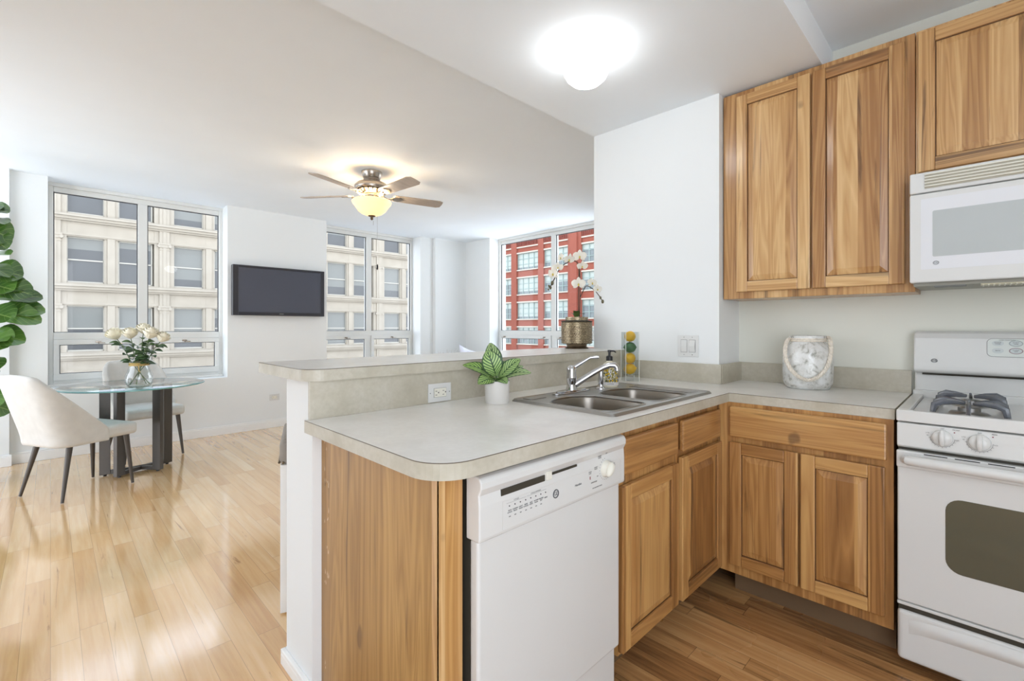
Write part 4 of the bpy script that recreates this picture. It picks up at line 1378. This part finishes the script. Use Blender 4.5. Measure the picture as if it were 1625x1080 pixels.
def outlet(loc, rot, lab, w, h, gf):
    o = empty('outlet', loc, rot)
    tag(o, lab, 'outlet')
    MB().box(-w / 2, w / 2, -.005, 0, -h / 2, h / 2).build('cover_plate', 'white', o, bevel=.002)
    MB().box(-w * .27, w * .28, -.0058, -.003, -h * .25, h * .25).build('socket_edge', 'ink', o)
    fa = MB().box(-w * .26, w * .27, -.0066, -.003, -h * .235, h * .235).build('socket_face', 'cream', o)
    sl_ = MB()
    for cx in (-w * .17, w * .14):
        sl_.box(cx - .004, cx + .004, -.0072, -.006, .0055, .0075).box(cx - .004, cx + .004, -.0072, -.006, -.0095, -.0075)
        sl_.box(cx + .008, cx + .0125, -.0072, -.006, -.002, .0025)
    sl_.build('slots', 'black', fa)
    if gf:
        MB().box(-.004, .004, -.0085, -.006, .003, .008).build('button', 'cream', fa)
        MB().box(-.004, .004, -.0085, -.006, -.008, -.003).build('button', 'cream', fa)
    for x in (-w * .42, w * .42):
        MB().lathe([(.0022, 0), (.0018, .001)], (0, 0, 0), 10, T=Matrix.Translation((x, -.005, 0)) @ Matrix.Rotation(R(90), 4, 'X')).build('screw', 'ink', o)
    return o
outlet((1.100, 1.522, .954), 0, 'white safety outlet in the backsplash left of the potted plant', .110, .073, True)
outlet((1.929, YW0, .364), 0, 'small white wall outlet low on the wall under the television', .112, .075, False)

# ------------------------------------------------------------------ orchid on the bar
orc = empty('potted_orchid', (2.39, 1.825, 1.077))
tag(orc, 'white orchid in a pierced bronze pot at the end of the raised bar', 'potted plant')
MB().lathe([(.074, 0), (.076, .004), (.062, .014), (.066, .028), (.060, .032)], (0, 0, 0), 36).build('foot', 'bronze', orc, smooth=True)
MB().lathe([(.088, .030), (.097, .034), (.098, .165), (.092, .172), (.072, .174), (.072, .200), (.068, .200), (.067, .180), (.002, .178)], (0, 0, 0), 40).build('pot', ['pierced'], orc, smooth=True)
rg = MB()
for i in range(13):
    z = .038 + i * .0103
    rg.tube([(.0992 * math.cos(2 * math.pi * j / 36), .0992 * math.sin(2 * math.pi * j / 36), z) for j in range(37)], .0016, 5)
rg.build('wire_rings', 'bronze', orc, smooth=True)
MB().lathe([(.071, .168), (.101, .172), (.102, .176), (.071, .179)], (0, 0, 0), 40).build('collar', 'fpot', orc, smooth=True)


def O(x, y, z): return (x - 2.39, y - 1.825, z - 1.077)
MB().tube(cat([O(2.40, 1.81, 1.26), O(2.402, 1.808, 1.41), O(2.398, 1.806, 1.54), O(2.380, 1.80, 1.605), O(2.33, 1.80, 1.628), O(2.267, 1.80, 1.613), O(2.194, 1.80, 1.571), O(2.147, 1.80, 1.511), O(2.101, 1.80, 1.451)]), .0032, 8).build('stem', 'dstem', orc, smooth=True)
MB().tube(cat([O(2.402, 1.808, 1.40), O(2.408, 1.78, 1.455), O(2.415, 1.76, 1.473), O(2.417, 1.70, 1.437), O(2.435, 1.66, 1.376)]), .0026, 8).build('stem', 'dstem', orc, smooth=True)
MB().tube(cat([O(2.405, 1.82, 1.26), O(2.395, 1.815, 1.40), O(2.398, 1.812, 1.60)]), .003, 8).build('support_stick', 'dstem', orc, smooth=True)
ol_ = MB()
for (a, b_, z) in ((-.075, -.05, .235), (.05, -.03, .22), (.02, .06, .225)):
    leaf(ol_, (0, 0, .18), (a, b_, z), .04, .5)
ol_.build('leaves', 'stem', orc, smooth=True, recalc=False)


def blossom(p, facing, s, parent):
    p = Vector(p); f_ = Vector(facing).normalized()
    up_ = Vector((0, 0, 1)); sd = f_.cross(up_).normalized(); u2 = sd.cross(f_)
    m = MB()
    for (ang, L, w_) in ((90, 1.0, .62), (215, .95, .55), (325, .95, .55)):
        d = sd * math.cos(R(ang)) + u2 * math.sin(R(ang))
        leaf(m, p + d * (.05 * s), p + d * (L * s) - f_ * (.12 * s), w_ * s, .2, f_, .1, nu=6, nv=4)
    for ang in (12, 168):
        d = sd * math.cos(R(ang)) + u2 * math.sin(R(ang))
        leaf(m, p + d * (.03 * s) + f_ * (.03 * s), p + d * (1.05 * s) + f_ * (.05 * s), 1.05 * s, .2, f_, .1, shape=lambda u: math.sin(math.pi * min(1, u * .95 + .03)) ** .5, nu=6, nv=4)
    m.ball(p + f_ * (.12 * s) - u2 * (.12 * s), .14 * s, 1, (1, 1, 1.5), 8)
    return m.build('blossom', ['petal', 'yel'], parent, smooth=True, recalc=False)
TC = (-.77, -.6, -.1)
for (x, y, z, s_, fv) in ((2.375, 1.79, 1.66, .034, TC), (2.255, 1.78, 1.628, .030, (-.3, -.8, -.5)), (2.19, 1.79, 1.632, .026, (-.9, .3, .0)), (2.118, 1.79, 1.53, .034, (-.9, .2, -.2)),
                       (2.395, 1.785, 1.600, .028, (-.6, -.7, -.5)), (2.31, 1.75, 1.479, .034, TC), (2.395, 1.71, 1.487, .028, (-.3, -.9, .2)), (2.410, 1.68, 1.448, .024, (-.4, -.9, -.1)), (2.16, 1.79, 1.572, .026, (-.7, -.5, -.4))):
    blossom(O(x, y, z), fv, s_ * 1.25, orc)
bd_ = MB()
for (x, y, z, r_) in ((2.12, 1.80, 1.475, .010), (2.103, 1.80, 1.447, .008), (2.09, 1.80, 1.455, .006), (2.085, 1.80, 1.435, .005), (2.425, 1.668, 1.395, .007), (2.437, 1.66, 1.372, .009)):
    bd_.ball(O(x, y, z), r_, 0, (1, 1, 1.4), 10)
bd_.build('buds', 'bud', orc, smooth=True)

# ------------------------------------------------------------------ dome light
dl = empty('dome_light', (1.700, 1.245, ZL))
tag(dl, 'round white glowing dome light on the dropped ceiling', 'ceiling light')
MB().lathe([(.078, 0), (.080, -.006), (.080, -.022), (.074, -.028), (.06, -.030)], (0, 0, 0), 40).build('base_ring', 'white', dl, smooth=True)
gp = [(.062, -.026), (.074, -.034), (.094, -.052), (.102, -.075), (.100, -.098), (.088, -.122), (.066, -.142), (.036, -.154), (.004, -.158)]
MB().lathe(gp, (0, 0, 0), 40, close=False).build('globe', 'globe', dl, smooth=True)

# ------------------------------------------------------------------ ceiling fan
fan = empty('ceiling_fan', (2.042, 3.843, ZC))
tag(fan, 'brushed nickel ceiling fan with five blades and a lit frosted bowl', 'ceiling fan')
def Zf(z): return z - ZC
MB().lathe([(.09, 0), (.09, -.012), (.078, -.05), (.070, -.058)], (0, 0, 0), 40).build('canopy', 'nickel', fan, smooth=True)
MB().lathe([(.06, -.05), (.072, -.062), (.074, -.075), (.085, -.086), (.125, -.104), (.148, -.128), (.150, -.150), (.140, -.166), (.12, -.172)], (0, 0, 0), 40).build('motor_housing', 'nickel', fan, smooth=True)
rb3 = MB().lathe([(.115, -.170), (.135, -.176), (.10, -.205), (.06, -.215)], (0, 0, 0), 40)
rb3.build('vent_ring', 'nickel', fan, smooth=True)
vr = MB()
for i in range(22):
    a = 2 * math.pi * i / 22
    T_ = Matrix.Rotation(a, 4, 'Z')
    vr.add([(.134, -.006, -.179), (.134, .006, -.179), (.104, .004, -.203), (.104, -.004, -.203)], [(0, 1, 2, 3)], 0, T_ @ Matrix.Translation((.0015, 0, -.001)))
vr.build('vent_slots', 'shadowgap', fan, recalc=False)
MB().lathe([(.065, -.205), (.062, -.225), (.064, -.245), (.085, -.252), (.09, -.258)], (0, 0, 0), 36).build('switch_housing', 'nickel', fan, smooth=True)
bo2 = MB().lathe([(.165, -.258), (.172, -.268), (.166, -.285), (.150, -.305), (.132, -.330), (.118, -.350), (.09, -.372), (.05, -.388), (.012, -.393)], (0, 0, 0), 48, close=False)
bo2.build('glass_bowl', 'bowl', fan, smooth=True)
MB().lathe([(.034, -.388), (.030, -.396), (.012, -.404), (.010, -.412), (.014, -.418), (.006, -.428), (.001, -.430)], (0, 0, 0), 24).build('finial', 'bronze', fan, smooth=True)
BZ = 2.39 - ZC
for i in range(5):
    a = R(-15.5 + 72 * i)
    pit = R(12)
    T_ = Matrix.Rotation(a, 4, 'Z') @ Matrix.Translation((0, 0, BZ)) @ Matrix.Rotation(-pit, 4, 'X')
    b = MB()
    P_ = [(.20, -.055), (.62, -.068), (.655, -.05), (.66, .0), (.655, .05), (.62, .068), (.20, .055), (.185, .03), (.185, -.03)]
    b.prism(P_, -.004, .004, T=T_)
    bl = b.build('blade', 'blade', fan, bevel=.002)
    ar = MB()
    ar.tube([(.095, 0, -.0), (.14, 0, -.022), (.19, 0, -.012)], [.012, .010, .008], 8, T=T_)
    P_ = [(.17, 0), (.20, -.035), (.245, -.042), (.275, -.015), (.285, 0), (.275, .015), (.245, .042), (.20, .035)]
    ar.prism(P_, -.011, -.004, T=T_)
    ar.build('blade_arm', 'nickel', bl, smooth=True)
MB().tube([(.02, .02, -.25), (.175, -.02, -.27), (.02, .01, -.43), (.02, .01, -.47)][2:], .0012, 6).build('pull_chain', 'nickel', fan)
cx_, cy_ = .035, -.035
pc = MB().tube([(cx_, cy_, -.36), (cx_, cy_, -.82)], .0010, 6)
pco = pc.build('pull_chain', 'nickel', fan)
MB().lathe([(.003, -.825), (.007, -.832), (.008, -.86), (.005, -.872)], (cx_, cy_, 0), 12).build('chain_fob', 'black', pco)
for i, (lx, ly) in enumerate(((.07, .0), (-.035, .061), (-.035, -.061))):
    L = bpy.data.lights.new('bulb', 'POINT'); L.energy = 1.7; L.color = (1.0, .92, .80); L.shadow_soft_size = .022
    lo_ = bpy.data.objects.new('bulb', L); C.objects.link(lo_); lo_.parent = fan; lo_.location = (lx, ly, -.285)

# ------------------------------------------------------------------ television
tv = empty('television', (1.982, 5.965, 1.637))
tag(tv, 'black flat television mounted on the white wall between the windows', 'television')
MB().box(-.52, .52, 0, .06, -.288, .288).build('cabinet', 'tvframe', tv, bevel=.004)
MB().box(-.462, .478, -.003, .004, -.250, .262).build('screen', 'screen', tv)
for a in ((-.52, -.462, -.288, .288), (.478, .52, -.288, .288), (-.462, .478, -.288, -.250), (-.462, .478, .262, .288)):
    MB().box(a[0], a[1], -.012, 0, a[2], a[3]).build('bezel', 'tvframe', tv, bevel=.003)
MB().box(-.024, .024, -.0135, -.011, -.272, -.262).build('badge', 'ink', tv)
MB().box(-.2, .2, .06, .075, -.15, .15).build('wall_mount', 'black', tv)

# ------------------------------------------------------------------ dining set
tbl = empty('dining_table', (0.50, 4.96, 0))
tag(tbl, 'round glass-topped dining table on dark metal posts, by the left window', 'table')
tp = MB().lathe([(.478, .728), (.484, .732), (.484, .736), (.478, .740)], (0, 0, 0), 72)
to = tp.build('glass_top', 'tglass', tbl, smooth=True)
MB().lathe([(.4795, .7285), (.4850, .7320), (.4850, .7360), (.4795, .7395)], (0, 0, 0), 72, close=False).build('glass_edge', 'tedge', to, smooth=True)
ctr = Vector((.045, .06, 0))
for (x, y, w_) in ((-.185, .075, 0), (-.105, -.055, 0), (.145, -.055, 0), (.235, .135, 0)):
    d = (ctr - Vector((x, y, 0))); a = math.atan2(d.y, d.x); L = d.length
    T_ = Matrix.Translation((x, y, 0)) @ Matrix.Rotation(a, 4, 'Z')
    MB().box(-.035, .035, -.018, .018, .012, .726, T=T_).build('post', 'based', tbl, bevel=.003)
    MB().box(.035, L + .01, -.018, .018, .012, .042, T=T_).build('foot_bar', 'based', tbl, bevel=.002)
    MB().lathe([(.012, 0), (.012, .012)], (0, 0, 0), 12, T=T_).build('foot_pad', 'black', tbl)


def make_chair(label):
    ch_ = empty('dining_chair')
    tag(ch_, label, 'chair', 'cream dining chairs at the glass table')
    xb, hw, xf = -.235, .225, .06
    def plan(s):
        """s in -1..1 around the U from right front to left front"""
        t_ = abs(s)
        if t_ < .36: p = (xb, t_ / .36 * (hw - .09)); tt = 0
        elif t_ < .60:
            a = (t_ - .36) / .24 * 90; p = (xb + .09 - .09 * math.cos(R(a)), hw - .09 + .09 * math.sin(R(a)))
        else: p = (xb + .09 + (t_ - .60) / .40 * (xf - xb - .09), hw)
        return p[0], math.copysign(p[1], s)
    def H(s):
        t_ = abs(s)
        if t_ < .45: return .895 - .012 * (t_ / .45) ** 2
        u = (t_ - .45) / .55
        return .883 - (.883 - .475) * (u ** 0.95)
    def fn(u, v):
        s = u * 2 - 1
        x, y = plan(s)
        z = .375 + (H(s) - .375) * v
        lean = -.30 * max(0, z - .44) * (1.0 - .25 * max(0, abs(s) - .45))
        y2 = y * (1 + .04 * (z - .4))
        return (x + lean, y2, z)
    m = MB().grid(fn, 36, 10)
    m.build('backrest', 'fabric', ch_, smooth=True, solid=.042, sub=1)
    q = MB().box(-.215, .265, -.232, .232, .385, .478)
    q.build('seat', 'fabric', ch_, bevel=.03, bseg=4, smooth=True)
    q = MB().box(-.19, .06, -.222, .222, .378, .46)
    q.build('seat_shell', 'fabric', ch_, bevel=.02, bseg=3, smooth=True)
    for (x0, y0, x1, y1) in ((.20, .19, .225, .225), (.20, -.19, .225, -.225), (-.15, .17, -.225, .225), (-.15, -.17, -.225, -.225)):
        MB().tube([(x0, y0, .388), (x1, y1, .006)], [.019, .0095], 12).build('leg', 'legd', ch_, smooth=True)
    return ch_


c1 = make_chair('cream upholstered dining chair left of the glass table, seen from its side')
c1.location = (.150, 4.741, 0); c1.rotation_euler = (0, 0, R(27.9))
c2 = copy_tree(c1)
c2['label'] = 'cream upholstered dining chair behind the glass table, under the left window'
c2.location = (.635, 5.56, 0); c2.rotation_euler = (0, 0, R(-78))

# vase + roses
VX, VY, VZ = .500, 4.70, .7405
vs = empty('glass_vase', (VX, VY, VZ))
tag(vs, 'clear rounded glass vase with a gold cord, standing on the glass table', 'vase')
MB().lathe([(.060, .0), (.075, .012), (.092, .045), (.090, .085), (.074, .130), (.060, .165), (.060, .185), (.067, .205), (.064, .205), (.057, .185), (.057, .165), (.071, .130), (.087, .085), (.088, .045), (.072, .015), (.002, .008)], (0, 0, 0), 40).build('vase_body', 'vglass', vs, smooth=True)
cd = MB()
for z in (.172, .180, .188):
    cd.tube([(.064 * math.cos(2 * math.pi * j / 30), .064 * math.sin(2 * math.pi * j / 30), z) for j in range(31)], .0035, 6)
cd.tube([(-.02, -.062, .18), (-.012, -.07, .165), (-.01, -.072, .13), (.0, -.07, .12)], .003, 6)
cd.build('gold_cord', simple('gold_cord', srgb(196, 166, 96), .5, var=.2, vscale=80), vs, smooth=True)


def petal_rose(mb, c, ax, r, m=0):
    ax = Vector(ax).normalized()
    q = Vector((0, 0, 1)).rotation_difference(ax).to_matrix().to_4x4()
    T_ = Matrix.Translation(c) @ q
    rnd2 = random.Random(int(abs(c[0]) * 1e4))
    for ring, (n_, rr_, hh, op) in enumerate(((5, 1.0, .72, .34), (5, .84, .92, .14), (4, .60, 1.02, .02), (3, .34, 1.06, .0))):
        for i in range(n_):
            a0 = 2 * math.pi * i / n_ + ring * .6 + rnd2.uniform(-.1, .1)
            wd = 2 * math.pi / n_ * .72
            def fn(u, v, a0=a0, wd=wd, rr_=rr_, hh=hh, op=op):
                a = a0 + (v - .5) * 2 * wd * (1 - .25 * u ** 3)
                rad = r * rr_ * (.25 + .75 * math.sin(min(1, u * 1.15) * math.pi / 2)) + r * op * max(0, u - .6) * 1.2
                z = r * hh * u * 1.75 - r * .60 - r * .25 * op * max(0, u - .75) * 2 - r * .15 * (2 * abs(v - .5)) ** 2 * u
                return (rad * math.cos(a), rad * math.sin(a), z)
            mb.grid(fn, 6, 6, m, T_)
    mb.ball(T_ @ Vector((0, 0, -.25 * r)), r * .42, 1, (1, 1, 1), 10)


RO = [(-35, 532.5, -.02, .040, 'white rose drooping furthest left in the vase bouquet'), (-8, 531, -.04, .037, 'cream-pink rose just left of the bouquet centre'),
      (5, 523.5, .01, .035, 'white rose standing highest in the bouquet'), (21.5, 530.5, -.03, .040, 'large cream rose right of the bouquet centre'),
      (33, 537, .02, .036, 'cream-pink rose furthest right in the bouquet'), (11, 531, .05, .034, 'white rose half hidden behind the others in the bouquet')]
dv = .7037 * VX + .7105 * VY
for i, (du, vv, fo, r_, lab) in enumerate(RO):
    rx = du / 739.35 * dv
    z = 1.2136 - (vv - 518.64) / 739.35 * dv
    head = Vector((VX, VY, 0)) + RV * rx + FV * fo; head.z = z
    root = empty('rose', tuple(head))
    tag(root, lab, 'rose', 'roses in the glass vase')
    m = MB(); petal_rose(m, (0, 0, 0), (rx * 2.6, -.35, 1.0), r_ * 1.25)
    m.build('bloom', ['rosep', 'stem'], root, smooth=True, recalc=False)
    neck = Vector((VX, VY, VZ + .185)) + RV * (rx * .28) + FV * (fo * .4) - head
    foot = Vector((VX, VY, VZ + .02)) - RV * (rx * .75 if abs(rx) < .08 else rx * .4) - FV * fo * .8 - head
    MB().tube(cat([(0, 0, -.01), tuple(neck * .5 + Vector((0, 0, .015))), tuple(neck), tuple(foot)], 5), .0028, 6).build('stem', 'stem', root, smooth=True)
    lf = MB(); rn = random.Random(i + 11)
    for j in range(12):
        t_ = .28 + .07 * j
        p = neck * t_
        a = rn.uniform(0, 6.28); d = Vector((math.cos(a), math.sin(a), rn.uniform(-.3, .35))) * rn.uniform(.05, .07)
        leaf(lf, p, p + d, .042, .3, Vector((.2, -.6, 1)))
    lf.build('leaves', 'rleaf', root, smooth=True, recalc=False)

# ------------------------------------------------------------------ fiddle-leaf fig
fg = empty('potted_fig_tree', (-.44, 5.45, 0))
tag(fg, 'fiddle-leaf fig tree in a dark planter at the left edge', 'potted plant')
MB().lathe([(.10, 0), (.105, .004), (.150, .33), (.155, .345), (.143, .345), (.14, .30), (.002, .29)], (0, 0, 0), 36).build('planter', 'fpot', fg, smooth=True)
MB().lathe([(.141, .29), (.1, .302), (.002, .305)], (0, 0, 0), 24).build('soil', 'soil', fg, smooth=True)
MB().tube(cat([(0, 0, .29), (.01, .0, .8), (-.01, .02, 1.4), (.0, .0, 2.05)]), [.016] * 19, 8).build('trunk', 'bark', fg, smooth=True)
fl = MB()
fiddle = lambda u: (math.sin(math.pi * (.008 + .984 * u) ** 1.7) ** .5) * (1 - .20 * math.exp(-((u - .36) / .1) ** 2)) + .06 * math.sin(math.pi * u)
rn = random.Random(5)
def L2W(x, z, y=5.45): return Vector((x + .44, y - 5.45, z))
spec = [(-.30, 2.05, 5.42, .20), (-.215, 1.90, 5.40, .24), (-.24, 1.82, 5.35, .22), (-.155, 1.62, 5.40, .26), (-.12, 1.55, 5.45, .24), (-.10, 1.47, 5.35, .22),
        (-.20, 1.50, 5.30, .24), (-.03, 1.345, 5.45, .22), (-.05, 1.26, 5.38, .24), (-.14, 1.10, 5.36, .26), (-.22, 1.07, 5.30, .24), (-.045, 1.46, 5.5, .18),
        (-.25, .66, 5.35, .2), (-.22, .55, 5.40, .2), (-.20, 1.28, 5.32, .24)]
for (x, z, y, w_) in spec:
    tip = L2W(x, z, y)
    base = Vector((0, 0, z + rn.uniform(-.06, .12)))
    base = base + (tip - base) * .22
    leaf(fl, base, tip, w_ * .92, rn.uniform(.1, .5), Vector((rn.uniform(-.4, .4), -.9, rn.uniform(.4, 1.0))), .2, fiddle, 14, 8, .006)
    fl.tube([(0, 0, base.z - .02), tuple(base)], .004, 6)
for i in range(34):
    z = rn.uniform(.6, 2.1); a = rn.uniform(R(60), R(330))
    d = Vector((math.cos(a), math.sin(a), rn.uniform(-.25, .5)))
    base = Vector((0, 0, z)) + d * .05
    leaf(fl, base, base + d * rn.uniform(.2, .27), .19, rn.uniform(.1, .5), Vector((rn.uniform(-.4, .4), -.5, 1)), .2, fiddle, 14, 8, .006)
fl.build('foliage', 'fleaf', fg, smooth=True, recalc=False)

# ------------------------------------------------------------------ bar stool half hidden by the half wall
stl = empty('bar_stool', (.960, 2.20, 0), R(-21))
tag(stl, 'grey upholstered stool with pale legs, tucked beside the end of the half wall', 'stool')
MB().box(-.215, .215, -.215, .215, .632, .735).build('seat', 'gfabric', stl, bevel=.02, bseg=3, smooth=True)
for sx_ in (-1, 1):
    for sy_ in (-1, 1):
        MB().box(sx_ * .19 - .022, sx_ * .19 + .022, sy_ * .19 - .022, sy_ * .19 + .022, .008, .632).build('leg', 'trim', stl, bevel=.003)
nl = MB()
for i in range(18):
    nl.ball((-.216, -.2 + i * .0235, .642), .006, 0, seg=8)
    nl.ball((-.2 + i * .0235, -.216, .642), .006, 0, seg=8)
nl.build('nailheads', 'bronze', stl, smooth=True)

# ------------------------------------------------------------------ living room glimpses above the bar
sf = empty('sofa', (4.30, 4.55, 0))
tag(sf, 'low pale sofa behind the bar, almost hidden below the ledge', 'sofa')
MB().box(-.45, .45, -1.0, 1.0, .12, .42).build('base', 'sofa', sf, bevel=.03, smooth=True)
MB().box(.25, .45, -1.0, 1.0, .42, .80).build('backrest', 'sofa', sf, bevel=.05, bseg=3, smooth=True)
MB().box(-.45, .25, .82, 1.0, .42, .80).build('armrest', 'sofa', sf, bevel=.05, bseg=3, smooth=True)
MB().box(-.45, .25, -1.0, -.82, .42, .62).build('armrest', 'sofa', sf, bevel=.05, bseg=3, smooth=True)
for sx_ in (-.38, .38):
    for sy_ in (-.9, .9): MB().box(sx_ - .03, sx_ + .03, sy_ - .03, sy_ + .03, 0, .13).build('leg', 'legd', sf)
pil = MB()
def pfn(sgn):
    return lambda u, v: ((u - .5) * .46 * (1 - .12 * math.sin(math.pi * v)), sgn * .065 * (math.sin(math.pi * u) * math.sin(math.pi * v)) ** .5, (v - .5) * .46 * (1 - .12 * math.sin(math.pi * u)))
pil.grid(pfn(1), 14, 14); pil.grid(pfn(-1), 14, 14)
po_ = pil.build('cushion', simple('blue_white_cushion', srgb(226, 228, 240), .9, var=.12, vscale=14), None, loc=(4.30, 5.21, .685), rot=(R(-12), R(16), R(5)), smooth=True)
tag(po_, 'pale blue and white cushion whose corner shows above the bar', 'cushion')
et = empty('end_table', (3.62, 5.02, 0))
tag(et, 'small dark end table behind the bar beside the sofa', 'table')
MB().lathe([(.2, .52), (.2, .545)], (0, 0, 0), 32).build('tabletop', 'dtable', et)
MB().lathe([(.13, 0), (.13, .015), (.02, .03), (.018, .52)], (0, 0, 0), 24).build('pedestal', 'dtable', et, smooth=True)
tw = empty('twig_vase', (3.76, 5.02, .5455))
tag(tw, 'white vase of bare pale twigs whose tips show above the bar', 'vase')
MB().lathe([(.03, 0), (.045, .03), (.045, .10), (.02, .16), (.022, .18)], (0, 0, 0), 24).build('vase_body', 'pot', tw, smooth=True)
t2 = MB()
for (a, b_, c_) in ((-.13, .0, .350), (-.06, .03, .335), (.0, -.02, .37), (.06, .02, .365), (.12, -.03, .385), (.14, .02, .36), (-.09, -.03, .34)):
    e_ = RV * a + FV * b_ + Vector((0, 0, c_))
    t2.tube([(0, 0, .15), tuple(e_ * .6 + Vector((0, 0, .05))), tuple(e_)], [.003, .003, .002], 6)
    t2.tube([tuple(e_ * .7 + Vector((0, 0, .035))), tuple(e_ + RV * .03 - Vector((0, 0, .01)))], [.002, .0015], 6)
t2.build('twigs', simple('pale_twig', srgb(214, 212, 206), .8), tw, smooth=True)
